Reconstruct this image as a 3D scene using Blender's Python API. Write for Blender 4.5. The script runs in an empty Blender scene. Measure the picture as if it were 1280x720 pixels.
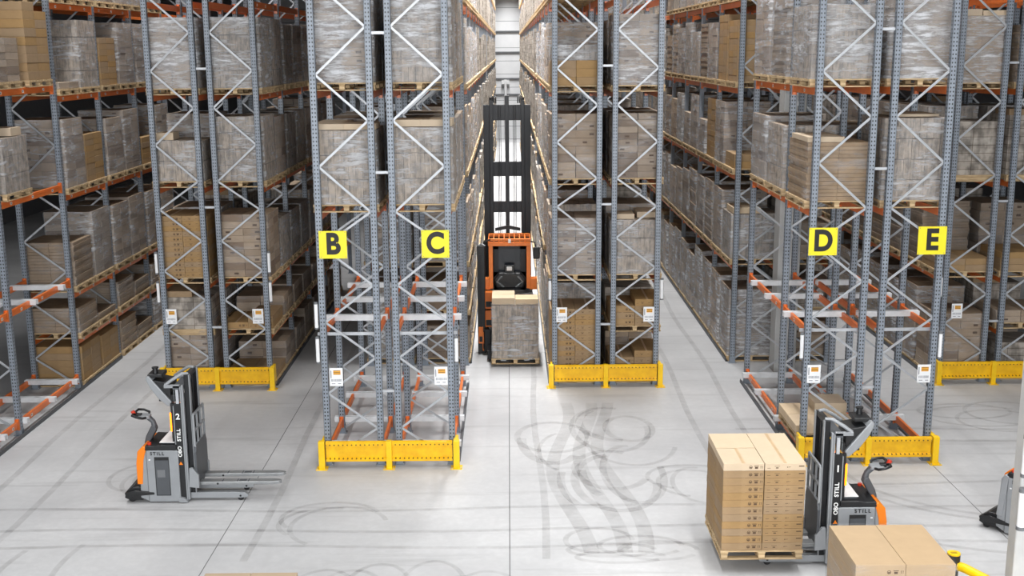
import bpy, bmesh, math, random
from mathutils import Vector, Matrix
R = random.Random(7)
S = bpy.context.scene
COL = S.collection

# ------------------------------------------------------------------ materials
def lin(c):
    return tuple((v/255/12.92 if v/255 <= .04045 else ((v/255+.055)/1.055)**2.4) for v in c) + (1.,)

class NT:
    def __init__(s, name):
        s.m = bpy.data.materials.new(name); s.m.use_nodes = True
        s.t = s.m.node_tree; s.n = s.t.nodes; s.l = s.t.links
        s.b = s.n['Principled BSDF']; s.out = s.n['Material Output']
    def add(s, typ, **kw):
        n = s.n.new(typ)
        for k, v in kw.items(): setattr(n, k, v)
        return n
    def lk(s, a, b): s.l.new(a, b)
    def math(s, op, a, b=None, c=None):
        n = s.add('ShaderNodeMath', operation=op)
        for i, v in enumerate((a, b, c)):
            if v is None: continue
            if isinstance(v, (int, float)): n.inputs[i].default_value = v
            else: s.lk(v, n.inputs[i])
        return n.outputs[0]
    def mix(s, f, a, b):
        n = s.add('ShaderNodeMix', data_type='RGBA')
        for sock, v in ((n.inputs[0], f), (n.inputs[6], a), (n.inputs[7], b)):
            if isinstance(v, (int, float, tuple)): sock.default_value = v
            else: s.lk(v, sock)
        return n.outputs[2]
    def noise(s, scale, detail=3., vec=None, rough=.55):
        n = s.add('ShaderNodeTexNoise'); n.inputs['Scale'].default_value = scale
        n.inputs['Detail'].default_value = detail; n.inputs['Roughness'].default_value = rough
        if vec is not None: s.lk(vec, n.inputs['Vector'])
        return n.outputs['Fac']
    def ramp(s, fac, stops):
        n = s.add('ShaderNodeValToRGB'); e = n.color_ramp.elements
        while len(e) < len(stops): e.new(.5)
        for i, (p, c) in enumerate(stops):
            e[i].position = p; e[i].color = c if isinstance(c, tuple) else (c, c, c, 1)
        s.lk(fac, n.inputs[0]); return n.outputs[0]
    def mapping(s, vec, scale=(1, 1, 1), rot=(0, 0, 0)):
        n = s.add('ShaderNodeMapping'); n.inputs['Scale'].default_value = scale; n.inputs['Rotation'].default_value = rot
        s.lk(vec, n.inputs['Vector']); return n.outputs[0]
    def obj(s): return s.add('ShaderNodeTexCoord').outputs['Object']
    def rnd(s): return s.add('ShaderNodeObjectInfo').outputs['Random']
    def bump(s, h, strength=.3, dist=.01):
        n = s.add('ShaderNodeBump'); n.inputs['Strength'].default_value = strength; n.inputs['Distance'].default_value = dist
        s.lk(h, n.inputs['Height']); return n.outputs[0]

def plain(name, rgb, rough=.5, metal=0., var=.06, nscale=6., emit=None, spec=.5):
    t = NT(name); c = lin(rgb)
    n = t.noise(nscale, 4., t.obj())
    lo = tuple(v*(1-var*2) for v in c[:3])+(1,); hi = tuple(min(1, v*(1+var)) for v in c[:3])+(1,)
    t.lk(t.ramp(n, [(.3, lo), (.7, hi)]), t.b.inputs['Base Color'])
    t.b.inputs['Roughness'].default_value = rough; t.b.inputs['Metallic'].default_value = metal
    t.b.inputs['Specular IOR Level'].default_value = spec
    if emit:
        t.b.inputs['Emission Color'].default_value = c; t.b.inputs['Emission Strength'].default_value = emit
    return t.m

def perforated(name, rgb, rough, metal):
    """upright steel with two columns of punched holes on every flat side"""
    t = NT(name); o = t.obj()
    sx = t.add('ShaderNodeSeparateXYZ'); t.lk(o, sx.inputs[0])
    nrm = t.add('ShaderNodeTexCoord').outputs['Normal']; sn = t.add('ShaderNodeSeparateXYZ'); t.lk(nrm, sn.inputs[0])
    isy = t.math('GREATER_THAN', t.math('ABSOLUTE', sn.outputs[1]), .5)
    u = t.math('ADD', t.math('MULTIPLY', t.math('ABSOLUTE', sx.outputs[0]), isy),
               t.math('MULTIPLY', t.math('ABSOLUTE', sx.outputs[1]), t.math('SUBTRACT', 1., isy)))
    du = t.math('SUBTRACT', u, .027)
    fz = t.math('MULTIPLY', t.math('SUBTRACT', t.math('FRACT', t.math('DIVIDE', sx.outputs[2], .075)), .5), .075)
    d2 = t.math('ADD', t.math('MULTIPLY', du, du), t.math('MULTIPLY', t.math('MULTIPLY', fz, fz), .5))
    hole = t.math('LESS_THAN', d2, .00016)
    n = t.noise(9., 4., o); c = lin(rgb)
    base = t.ramp(n, [(.3, tuple(v*.82 for v in c[:3])+(1,)), (.7, c)])
    t.lk(t.mix(hole, base, (.012, .013, .016, 1)), t.b.inputs['Base Color'])
    t.b.inputs['Roughness'].default_value = rough
    t.lk(t.math('MULTIPLY', t.math('SUBTRACT', 1., hole), metal), t.b.inputs['Metallic'])
    return t.m

def carton_mat(name, rgb, stripes=0., seams=None, var=.16, rv=.24):
    """corrugated board; stripes: vertical board edges; seams: carton joint size (w,h)"""
    t = NT(name); o = t.obj(); c = lin(rgb)
    s = t.add('ShaderNodeSeparateXYZ'); t.lk(o, s.inputs[0])
    u = t.math('ADD', s.outputs[0], s.outputs[1])
    cv = t.add('ShaderNodeCombineXYZ'); t.lk(u, cv.inputs[0]); t.lk(s.outputs[2], cv.inputs[1])
    n = t.noise(5., 4., o)
    rn = t.rnd()
    base = t.ramp(n, [(.3, tuple(v*(1-var) for v in c[:3])+(1,)), (.7, c)])
    hs = t.add('ShaderNodeHueSaturation'); t.lk(base, hs.inputs['Color'])
    t.lk(t.math('MULTIPLY_ADD', rn, rv, .98-rv/2), hs.inputs['Value']); t.lk(t.math('MULTIPLY_ADD', rn, .25, .8), hs.inputs['Saturation'])
    col = hs.outputs[0]
    if stripes:
        st = t.noise(1., 2., t.mapping(cv.outputs[0], (stripes, 2.2, 1)))
        st2 = t.noise(1., 2., t.mapping(cv.outputs[0], (stripes*.45, 5., 1)))
        k = t.ramp(t.math('MULTIPLY', t.math('ADD', st, st2), .5), [(.40, .5), (.58, 1.18)])
        mm = t.add('ShaderNodeMix', data_type='RGBA', blend_type='MULTIPLY'); mm.inputs[0].default_value = 1.
        t.lk(col, mm.inputs[6]); t.lk(k, mm.inputs[7]); col = mm.outputs[2]
    if seams:
        br = t.add('ShaderNodeTexBrick'); t.lk(cv.outputs[0], br.inputs['Vector'])
        br.offset = 0.; br.inputs['Scale'].default_value = 1.; br.inputs['Brick Width'].default_value = seams[0]
        br.inputs['Row Height'].default_value = seams[1]; br.inputs['Mortar Size'].default_value = .006
        br.inputs['Color1'].default_value = (1, 1, 1, 1); br.inputs['Color2'].default_value = (.82, .8, .78, 1); br.inputs['Mortar'].default_value = (.3, .26, .22, 1)
        mm = t.add('ShaderNodeMix', data_type='RGBA', blend_type='MULTIPLY'); mm.inputs[0].default_value = 1.
        t.lk(col, mm.inputs[6]); t.lk(br.outputs['Color'], mm.inputs[7]); col = mm.outputs[2]
    t.lk(col, t.b.inputs['Base Color']); t.b.inputs['Roughness'].default_value = .75; t.b.inputs['Specular IOR Level'].default_value = .25
    return t.m

def film_mat(name, lo, hi, tint=(228, 230, 234)):
    t = NT(name); o = t.obj(); rn = t.rnd()
    s = t.add('ShaderNodeSeparateXYZ'); t.lk(o, s.inputs[0])
    cv = t.add('ShaderNodeCombineXYZ'); t.lk(t.math('ADD', s.outputs[0], s.outputs[1]), cv.inputs[0]); t.lk(s.outputs[2], cv.inputs[1]); t.lk(t.math('MULTIPLY', rn, 50.), cv.inputs[2])
    wr = t.noise(1., 6., t.mapping(cv.outputs[0], (2.2, 13., 1), (0, 0, .14)), .66)      # stretched wrinkles
    wr2 = t.noise(1., 5., t.mapping(cv.outputs[0], (3., 16., 1), (0, 0, -.5)), .66)
    patch = t.noise(1., 2., t.mapping(cv.outputs[0], (1.3, 2.2, 1)))
    fold = t.noise(1., 3., t.mapping(cv.outputs[0], (22., 1.6, 1), (0, 0, .3)))
    h = t.math('ADD', t.math('ADD', wr, t.math('MULTIPLY', wr2, .6)), t.math('MULTIPLY', fold, .5))
    line = t.math('MAXIMUM', t.ramp(wr, [(.5, 0.), (.6, 1.)]), t.math('MULTIPLY', t.ramp(wr2, [(.55, 0.), (.64, 1.)]), .8))
    f = t.math('MULTIPLY_ADD', t.math('MULTIPLY', line, t.ramp(patch, [(.36, .15), (.62, 1.)])), .8, t.math('MULTIPLY', t.ramp(patch, [(.42, 0.), (.7, 1.)]), .3))
    fac = t.math('MULTIPLY_ADD', f, hi-lo, lo)
    bs = t.b; bs.inputs['Base Color'].default_value = lin(tint); bs.inputs['Roughness'].default_value = .22
    t.lk(t.bump(h, .7, .06), bs.inputs['Normal'])
    tr = t.add('ShaderNodeBsdfTransparent'); tr.inputs[0].default_value = (.97, .97, .97, 1)
    mx = t.add('ShaderNodeMixShader'); t.lk(fac, mx.inputs[0]); t.lk(tr.outputs[0], mx.inputs[1]); t.lk(bs.outputs[0], mx.inputs[2])
    t.lk(mx.outputs[0], t.out.inputs['Surface'])
    return t.m

def floor_mat():
    t = NT('polished_concrete'); o = t.obj()
    big = t.noise(.35, 5., o); fine = t.noise(7., 6., o, .65)
    streak = t.noise(1., 4., t.mapping(o, (.25, 3.2, 1)))
    streak2 = t.noise(1., 3., t.mapping(o, (1.1, .06, 1)))
    c = t.mix(t.ramp(big, [(.3, 0.), (.7, 1.)]), lin((176, 176, 177)), lin((203, 203, 203)))
    c = t.mix(t.ramp(fine, [(.42, .16), (.62, 0.)]), c, lin((150, 150, 152)))
    c = t.mix(t.ramp(streak, [(.56, 0.), (.74, .42)]), c, lin((140, 139, 139)))
    c = t.mix(t.ramp(streak2, [(.58, 0.), (.75, .3)]), c, lin((150, 150, 151)))
    t.lk(c, t.b.inputs['Base Color'])
    t.lk(t.ramp(fine, [(.3, .42), (.7, .6)]), t.b.inputs['Roughness'])
    t.b.inputs['Specular IOR Level'].default_value = .4
    t.lk(t.bump(fine, .05, .01), t.b.inputs['Normal'])
    return t.m

def mark_mat():
    t = NT('rubber_tyre_mark'); o = t.obj()
    n = t.noise(2.2, 5., o, .7); n2 = t.noise(14., 3., o)
    f = t.math('MULTIPLY', t.ramp(n, [(.3, .04), (.7, .2)]), t.ramp(n2, [(.25, .75), (.7, 1.)]))
    t.b.inputs['Base Color'].default_value = lin((104, 99, 94)); t.b.inputs['Roughness'].default_value = .5
    tr = t.add('ShaderNodeBsdfTransparent'); mx = t.add('ShaderNodeMixShader')
    t.lk(f, mx.inputs[0]); t.lk(tr.outputs[0], mx.inputs[1]); t.lk(t.b.outputs[0], mx.inputs[2]); t.lk(mx.outputs[0], t.out.inputs['Surface'])
    return t.m

def wood_mat():
    t = NT('pallet_wood'); o = t.obj()
    g = t.noise(1., 5., t.mapping(o, (3., 26., 26.)), .6); rn = t.rnd()
    c = t.ramp(g, [(.3, lin((158, 130, 92))), (.7, lin((216, 190, 150)))])
    hs = t.add('ShaderNodeHueSaturation'); t.lk(c, hs.inputs['Color']); t.lk(t.math('MULTIPLY_ADD', rn, .3, .85), hs.inputs['Value'])
    t.lk(hs.outputs[0], t.b.inputs['Base Color']); t.b.inputs['Roughness'].default_value = .8
    return t.m

def panel_wall_mat():
    t = NT('white_sandwich_panel'); o = t.obj(); s = t.add('ShaderNodeSeparateXYZ'); t.lk(o, s.inputs[0])
    j = t.math('LESS_THAN', t.math('FRACT', t.math('DIVIDE', s.outputs[2], 1.15)), .035)
    n = t.noise(.6, 3., o)
    t.lk(t.mix(j, t.ramp(n, [(.3, lin((226, 227, 229))), (.7, lin((240, 241, 242)))]), lin((140, 142, 146))), t.b.inputs['Base Color'])
    t.b.inputs['Roughness'].default_value = .6
    return t.m

M = dict(
    steel=perforated('upright_steel', (140, 148, 158), .45, .12),
    steel_far=plain('upright_steel_plain', (132, 140, 150), .45, .12),
    zinc=plain('galvanised_brace', (184, 187, 191), .4, .3),
    bar=plain('galvanised_bar', (222, 224, 226), .35, .15),
    orange=plain('orange_beam_paint', (232, 120, 52), .33, 0., .05),
    sticker=plain('white_sticker', (232, 232, 228), .5),
    yellow=None, ink=plain('black_ink', (24, 24, 25), .6),
    signyel=plain('sign_yellow', (246, 226, 28), .45, 0., .02),
    white=plain('white_plastic', (236, 237, 238), .4, 0., .02),
    capgrey=plain('grey_cap', (110, 112, 115), .5),
    wood=wood_mat(), concrete=plain('column_concrete', (190, 190, 188), .8, 0., .06, 2.),
    carton=carton_mat('brown_carton', (164, 133, 92), rv=.1),
    cartonlt=carton_mat('carton_lit_top', (206, 184, 154), var=.06), palecarton=carton_mat('pale_carton', (178, 152, 118), var=.06, rv=.06),  # cartonlt: brown board lightened, brightness of lit stack tops put into the colour
    packed=carton_mat('packed_carton_layers', (158, 138, 116)), packed2=carton_mat('packed_carton_pale', (174, 154, 132)), packed3=carton_mat('packed_carton_dark', (136, 116, 97)),
    ribbed=carton_mat('upright_board_packs', (168, 153, 136), stripes=16.),
    boards=carton_mat('flat_board_packs', (162, 138, 110), var=.28),
    farload=carton_mat('distant_wrapped_load', (184, 174, 162), stripes=7., seams=(.62, .19)),
    print=plain('carton_print', (82, 60, 40), .7), tape=plain('parcel_tape', (196, 168, 132), .4),
    film=film_mat('stretch_film', .12, .6), film_heavy=film_mat('thick_stretch_film', .2, .85),
    film_thin=film_mat('thin_stretch_film', .03, .28),
    grey=plain('truck_grey_paint', (146, 149, 152), .4, .1, .03), dgrey=plain('truck_dark_grey', (78, 81, 85), .45, .1, .03),
    black=plain('black_plastic', (22, 23, 25), .42), matblack=plain('black_mast_steel', (30, 31, 34), .38, .3),
    torange=plain('truck_orange_paint', (240, 128, 14), .35, 0., .03), torange2=plain('reach_truck_orange', (236, 126, 46), .35, 0., .04),
    glow=plain('amber_lamp', (255, 122, 8), .4, 0., 0., emit=1.3), red=plain('red_button', (214, 60, 34), .4),
    rubber=plain('rubber', (28, 28, 29), .8), steelbright=plain('fork_steel', (150, 152, 153), .34, .5),
    glass=None, floor=floor_mat(), mark=mark_mat(), joint=plain('floor_joint', (108, 108, 108), .8),
    wall=panel_wall_mat(), roof=plain('roof_sheet', (96, 98, 102), .6), sidewall=plain('grey_cladding', (104, 107, 112), .6), pipe=plain('white_pipe', (238, 238, 238), .4),
    paper=plain('paper_sheet', (238, 238, 236), .6), orangebar=plain('placard_orange', (246, 178, 66), .5), greyprint=plain('grey_print', (150, 152, 158), .6),
    labelwhite=plain('label_white_text', (236, 236, 234), .5, 0., .01), bluedark=plain('dark_screen', (34, 38, 44), .15),
)
def yellow_mat():
    t = NT('guard_yellow'); o = t.obj(); s = t.add('ShaderNodeSeparateXYZ'); t.lk(o, s.inputs[0])
    fx = t.math('MULTIPLY', t.math('SUBTRACT', t.math('FRACT', t.math('DIVIDE', s.outputs[0], .085)), .5), .085)
    def row(z0):
        dz = t.math('SUBTRACT', s.outputs[2], z0)
        return t.math('LESS_THAN', t.math('ADD', t.math('MULTIPLY', fx, fx), t.math('MULTIPLY', dz, dz)), .00022)
    h = t.math('MAXIMUM', row(.205), row(.485))
    n = t.noise(5., 4., o)
    t.lk(t.mix(h, t.ramp(n, [(.3, lin((226, 168, 6))), (.7, lin((248, 196, 16)))]), lin((110, 78, 8))), t.b.inputs['Base Color'])
    t.b.inputs['Roughness'].default_value = .4
    return t.m
M['yellow'] = yellow_mat(); M['yellowplain'] = plain('yellow_post_paint', (248, 200, 18), .38, 0., .04)
g = NT('cab_glass'); g.b.inputs['Base Color'].default_value = (.5, .55, .56, 1); g.b.inputs['Roughness'].default_value = .08
tr = g.add('ShaderNodeBsdfTransparent'); mx = g.add('ShaderNodeMixShader'); mx.inputs[0].default_value = .22
g.lk(tr.outputs[0], mx.inputs[1]); g.lk(g.b.outputs[0], mx.inputs[2]); g.lk(mx.outputs[0], g.out.inputs['Surface']); M['glass'] = g.m

# ------------------------------------------------------------------ mesh builder
class MB:
    def __init__(s): s.v = []; s.f = []; s.mi = []; s.sm = []; s.mats = []
    def m(s, name):
        if name not in s.mats: s.mats.append(name)
        return s.mats.index(name)
    def add(s, vs, fs, mat, smooth=False, T=None):
        b = len(s.v); k = s.m(mat)
        for p in vs: s.v.append(tuple(T @ Vector(p)) if T is not None else tuple(p))
        for f in fs: s.f.append(tuple(b+i for i in f)); s.mi.append(k); s.sm.append(smooth)
        return s
    def box(s, x0, x1, y0, y1, z0, z1, mat, T=None, c=0.):
        if c > 0:
            return s.cham(x0, x1, y0, y1, z0, z1, mat, c, T)
        vs = [(x, y, z) for x in (x0, x1) for y in (y0, y1) for z in (z0, z1)]
        return s.add(vs, [(0, 1, 3, 2), (4, 6, 7, 5), (0, 4, 5, 1), (2, 3, 7, 6), (0, 2, 6, 4), (1, 5, 7, 3)], mat, False, T)
    def cham(s, x0, x1, y0, y1, z0, z1, mat, c, T=None):
        bm = bmesh.new(); bmesh.ops.create_cube(bm, size=1.)
        for v in bm.verts: v.co = Vector(((x0+x1)/2+v.co.x*(x1-x0), (y0+y1)/2+v.co.y*(y1-y0), (z0+z1)/2+v.co.z*(z1-z0)))
        bmesh.ops.bevel(bm, geom=list(bm.edges), offset=c, segments=2, affect='EDGES', profile=.5)
        bm.verts.index_update()
        s.add([v.co.copy() for v in bm.verts], [[v.index for v in f.verts] for f in bm.faces], mat, False, T); bm.free(); return s
    def prism(s, pts, a0, a1, mat, axis='y', T=None, c=0.):
        """polygon extruded along an axis: 'y' takes (x,z), 'x' takes (y,z), 'z' takes (x,y)"""
        mk = {'y': lambda p, a: (p[0], a, p[1]), 'x': lambda p, a: (a, p[0], p[1]), 'z': lambda p, a: (p[0], p[1], a)}[axis]
        n = len(pts); vs = [mk(p, a0) for p in pts]+[mk(p, a1) for p in pts]
        fs = [tuple(range(n)), tuple(range(2*n-1, n-1, -1))]+[(i, i+n, (i+1) % n+n, (i+1) % n) for i in range(n)]
        bm = bmesh.new(); bv = [bm.verts.new(v) for v in vs]
        for f in fs: bm.faces.new([bv[i] for i in f])
        bmesh.ops.recalc_face_normals(bm, faces=bm.faces)
        if c: bmesh.ops.bevel(bm, geom=list(bm.edges), offset=c, segments=2, affect='EDGES', profile=.5)
        bm.verts.index_update()
        s.add([v.co.copy() for v in bm.verts], [[v.index for v in f.verts] for f in bm.faces], mat, False, T); bm.free(); return s
    def cyl(s, p0, p1, r, mat, n=14, r1=None, caps=True):
        p0 = Vector(p0); p1 = Vector(p1); d = (p1-p0).normalized(); r1 = r if r1 is None else r1
        a = d.cross(Vector((0, 0, 1)) if abs(d.z) < .9 else Vector((1, 0, 0))).normalized(); b = d.cross(a)
        vs = [p0+(a*math.cos(t)+b*math.sin(t))*r for t in [2*math.pi*i/n for i in range(n)]]
        vs += [p1+(a*math.cos(t)+b*math.sin(t))*r1 for t in [2*math.pi*i/n for i in range(n)]]
        s.add(vs, [(i, (i+1) % n, (i+1) % n+n, i+n) for i in range(n)], mat, True)
        if caps: s.add(vs, [tuple(range(n-1, -1, -1)), tuple(range(n, 2*n))], mat)
        return s
    def tube(s, path, r, mat, n=10, closed=False):
        P = [Vector(p) for p in path]; N = len(P); rings = []; up = None
        for i in range(N):
            d = ((P[(i+1) % N]-P[i-1]) if closed or 0 < i < N-1 else (P[1]-P[0] if i == 0 else P[-1]-P[-2])).normalized()
            if up is None: up = d.cross(Vector((0, 0, 1)) if abs(d.z) < .9 else Vector((0, 1, 0))).normalized()
            up = (up-d*up.dot(d)).normalized(); b = d.cross(up)
            rr = r[i] if isinstance(r, (list, tuple)) else r
            rings.append([P[i]+(up*math.cos(t)+b*math.sin(t))*rr for t in [2*math.pi*k/n for k in range(n)]])
        vs = [v for q in rings for v in q]; fs = []
        for i in range(N if closed else N-1):
            j = (i+1) % N
            fs += [(i*n+k, i*n+(k+1) % n, j*n+(k+1) % n, j*n+k) for k in range(n)]
        s.add(vs, fs, mat, True)
        if not closed: s.add(vs, [tuple(range(n-1, -1, -1)), tuple((N-1)*n+k for k in range(n))], mat)
        return s
    def mesh(s, name):
        me = bpy.data.meshes.new(name); me.from_pydata(s.v, [], s.f)
        for m in s.mats: me.materials.append(M[m])
        me.polygons.foreach_set('material_index', s.mi); me.polygons.foreach_set('use_smooth', s.sm)
        me.update(); return me

def link(name, data, parent=None, loc=(0, 0, 0), rz=0.):
    o = bpy.data.objects.new(name, data); COL.objects.link(o); o.location = loc; o.rotation_euler = (0, 0, rz)
    if parent is not None: o.parent = parent
    return o
def thing(name, label, cat, loc=(0, 0, 0), rz=0., group=None, data=None):
    o = link(name, data, None, loc, rz); o['label'] = label; o['category'] = cat
    if group: o['group'] = group
    return o
def part(name, mb, parent, loc=(0, 0, 0), label=None, rz=0.):
    o = link(name, mb if isinstance(mb, bpy.types.Mesh) else mb.mesh(name), parent, loc, rz)
    if label: o['label'] = label
    return o
def struct(name, mb, loc=(0, 0, 0), parent=None):
    o = link(name, mb if isinstance(mb, bpy.types.Mesh) else mb.mesh(name), parent, loc)
    if parent is None: o['kind'] = 'structure'
    return o
def text_mesh(txt, size, mat, bold=.0, extrude=.002, spacing=1.):
    """lettering in the XZ plane, reading along +x, facing -y, centred"""
    c = bpy.data.curves.new('lettering', 'FONT'); c.body = txt; c.size = size; c.offset = bold; c.extrude = extrude
    c.align_x = 'CENTER'; c.align_y = 'CENTER'; c.space_character = spacing; c.resolution_u = 6
    o = bpy.data.objects.new('lettering', c); COL.objects.link(o)
    dg = bpy.context.evaluated_depsgraph_get(); me = bpy.data.meshes.new_from_object(o.evaluated_get(dg))
    bpy.data.objects.remove(o); bpy.data.curves.remove(c)
    me.transform(Matrix.Rotation(math.pi/2, 4, 'X')); me.materials.clear(); me.materials.append(M[mat]); return me

# ------------------------------------------------------------------ geometry of the hall
P, X0, FD, GAP = 4.664, -2.375, 1.04, .36
D1, D2, D3, BAY = 21.38, 23.29, 26.72, 2.87
DM = 28.57
def xc(k): return X0+P*k
FRONT = [D1, D2, D3]
LF = {0: .33, 1: 2.70, 2: 4.97, 3: 7.25}                 # tops of beams, front sections
LM = {'m': 1.28, 1: 2.55, 2: 4.85, 3: 7.0, 4: 9.1, 5: 11.2}
LA = {'m': 1.2, 1: 2.35, 2: 4.70, 3: 7.0, 4: 9.1}
ROOF = 13.6

mb = MB(); mb.box(-24, 26, -8, 104, -.2, 0, 'floor'); floor = struct('floor', mb)
mb = MB(); mb.box(-24, 26, -8, 104, ROOF, ROOF+.2, 'roof'); struct('ceiling', mb)
mb = MB(); mb.box(-24, 26, 103.6, 103.9, 0, ROOF, 'wall'); wb = struct('wall_back', mb)
for z in (3.9, 5.3, 7.6, 9.4):
    q = MB(); q.box(-24, 26, 103.5, 103.6, z, z+.14, 'capgrey'); struct('wall_rail', q, parent=wb)
q = MB(); q.box(-24.2, -24, -8, 104, 0, ROOF, 'sidewall'); struct('wall_left', q)
q = MB(); q.box(26, 26.2, -8, 104, 0, ROOF, 'sidewall'); struct('wall_right', q)
q = MB(); q.box(-24, 26, -8.2, -8, 0, ROOF, 'sidewall'); struct('wall_front', q)
q = MB()
q.cyl((-.25, 103.35, 0), (-.25, 103.35, 5.3), .12, 'pipe'); q.box(-.6, .1, 103.25, 103.5, 4.9, 5.25, 'pipe')
thing('drain_pipe', 'white vertical drain pipe on the far end wall of the lit aisle', 'pipe', data=q.mesh('drain_pipe'))

# floor joints and tyre marks belong to the floor
def ribbon(pts, w, z, mat, name):
    q = MB(); vs = []; n = len(pts)
    for i, p in enumerate(pts):
        a = Vector(pts[max(0, i-1)]); b = Vector(pts[min(n-1, i+1)]); d = (b-a).normalized(); nn = Vector((-d.y, d.x))
        vs += [(p[0]+nn.x*w/2, p[1]+nn.y*w/2, z), (p[0]-nn.x*w/2, p[1]-nn.y*w/2, z)]
    q.add(vs, [(2*i, 2*i+1, 2*i+3, 2*i+2) for i in range(n-1)], mat); return part(name, q, floor)
for pts in ([(-.035, 2), (-.035, 103)], [(-5.0, 2), (-4.85, 19.5), (-4.75, 60)], [(8.2, 2), (8.2, 60)], [(-12, 14.2), (13, 14.2)]):
    ribbon(pts, .016, .002, 'joint', 'expansion_joint')
zz = [.0030]
def mark(pts, w=.09):
    zz[0] += .00012; ribbon(pts, w, zz[0], 'mark', 'tyre_mark')
def arc(cx, cy, rx, ry, a0, a1, n=28, w=.09):
    mark([(cx+rx*math.cos(math.radians(a0+(a1-a0)*i/n)), cy+ry*math.sin(math.radians(a0+(a1-a0)*i/n))) for i in range(n+1)], w)
rr = random.Random(3)
for i in range(12):                                        # turning circles before the unlettered rack
    arc(1.55+rr.uniform(-.8, 1.1), 21.3+rr.uniform(-1.6, 2.6), rr.uniform(.45, .95), rr.uniform(.7, 1.5), rr.uniform(0, 180), rr.uniform(230, 400), w=rr.uniform(.08, .2))
for x in (1.05, 1.6, 2.0):
    mark([(x+.25*math.sin(i*.35+x), 25.2-.42*i) for i in range(20)], .26)
for i in range(5): arc(1.9+rr.uniform(-.5, .6), 17.3+rr.uniform(-.3, .5), rr.uniform(.4, .9), rr.uniform(.2, .5), 0, 330)
for r_, a in ((3.2, 200), (3.5, 205), (5.2, 210)):        # arcs sweeping past stacker 1
    arc(9.6, 20.8, r_, r_*.75, 170, a+85, w=.1)
for i in range(4): arc(10.6+rr.uniform(-.5, .5), 24.2+rr.uniform(-.5, .6), rr.uniform(.7, 1.2), rr.uniform(.5, .9), 40, 380)
for (x, y, r_) in ((-7.2, 16.6, 1.1), (-6.4, 16.9, 1.0), (-7.9, 15.9, 1.2)): arc(x, y, r_*.8, r_*1.6, 150, 330, w=.1)
for i in range(7): arc(-2.9+i*.42, 15.6+rr.uniform(-.3, .4), .55, rr.uniform(.7, 1.2), 10, 170, w=.08)
for y in (17.55, 18.2, 19.1, 20.15, 22.4, 23.2): mark([(x*1.2, y+.1*math.sin(x*.7+y)) for x in range(-9 if y < 20 else 4, 10)], .1)
for x in (-9.6, -8.6, -4.3, .55, 4.0, 5.0): mark([(x+.05*math.sin(i), 17+i*1.5) for i in range(28)], .13)
for (x, y) in ((-6.9, 20.9), (-3.0, 18.6), (3.1, 20.4)):
    for i in range(3): arc(x+rr.uniform(-.5, .5), y+rr.uniform(-.4, .4), rr.uniform(.5, .9), rr.uniform(.5, .9), rr.uniform(0, 90), rr.uniform(200, 340))

def column(n, x, y, h=ROOF, dy=.27):
    q = MB(); q.cham(-.27, .27, -dy, dy, 0, h, 'concrete', .02); return struct('column_%s' % n, q, (x, y, 0))
col1 = column('aisle', 6.86, 27.86); col2 = column('hall', 7.03, 14.42, dy=.12)

# ------------------------------------------------------------------ racks
FRH = 12.4
_cache = {}
def cached(key, fn):
    if key not in _cache: _cache[key] = fn()
    return _cache[key]
def post_mesh():
    q = MB(); w, d, t_ = .062, .05, .012
    # omega-like folded channel: web, two flanges, two returns
    for a in ((-w, w, -d, -d+t_), (-w, -w+t_, -d, d), (w-t_, w, -d, d), (-w, -w+.03, d-t_, d), (w-.03, w, d-t_, d)):
        q.box(a[0], a[1], a[2], a[3], 0, FRH, 'steel')
    q.box(-.048, .048, -d+t_, d-t_, 0, FRH, 'steel')
    return q.mesh('post')
def foot_mesh():
    q = MB(); q.box(-.1, .1, -.09, .09, 0, .012, 'steel_far'); q.box(-.07, .07, -.06, .06, .012, .14, 'steel_far'); q.cyl((.08, -.07, .01), (.08, -.07, .03), .012, 'zinc', 8)
    return q.mesh('foot_plate')
NODES_OUT = [.75, 2.17, 3.6, 5.01, 6.71, 8.41, 10.1, 11.8]
NODES_IN = [.12, 1.46, 2.88, 4.35, 5.86, 7.55, 9.25, 10.95]
def brace_list():
    L = []
    for i in range(8):
        L.append((NODES_IN[i], NODES_OUT[i], 0))
        if i < 7: L.append((NODES_OUT[i], NODES_IN[i+1], 1))
    return L
def brace_geo(q, z0, z1, direction, sx, mat='zinc'):
    """channel between outer post (x=+sx side) and inner; frame local: outer at x=-sx*FD/2"""
    w = FD-.1; xa, xb = (w/2, -w/2) if direction == 0 else (-w/2, w/2)      # inner->outer or outer->inner, outer at -x
    a = Vector((xa*sx, 0, z0)); b = Vector((xb*sx, 0, z1)); d = b-a; L = d.length; ang = math.atan2(d.z, d.x)
    T = Matrix.Translation(a) @ Matrix.Rotation(-ang, 4, 'Y')
    q.box(0, L, -.02, -.012, -.02, .02, mat, T); q.box(0, L, -.036, -.012, -.021, -.014, mat, T); q.box(0, L, -.036, -.012, .014, .021, mat, T)
def brace_mesh(i, sx):
    q = MB(); z0, z1, d = brace_list()[i]; brace_geo(q, z0, z1, d, sx); return q.mesh('brace')
def far_frame_mesh(sx):
    q = MB()
    for x in (-FD/2, FD/2): q.box(x-.06, x+.06, -.05, .05, 0, FRH, 'steel_far'); q.box(x-.1, x+.1, -.09, .09, 0, .012, 'steel_far')
    for z0, z1, d in brace_list(): brace_geo(q, z0, z1, d, sx)
    return q.mesh('upright_frame')
def beam_mesh(L, detail):
    q = MB()
    q.box(-.025, .025, -L/2, L/2, -.14, 0, 'orange', c=.004 if detail else 0); q.box(-.03, .03, -L/2, L/2, -.045, -.04, 'orange')
    if not detail:
        for s in (-1, 1): q.box(-.035, .035, s*L/2-.02, s*L/2+.02, -.2, .03, 'orange')
    return q.mesh('beam')
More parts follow.
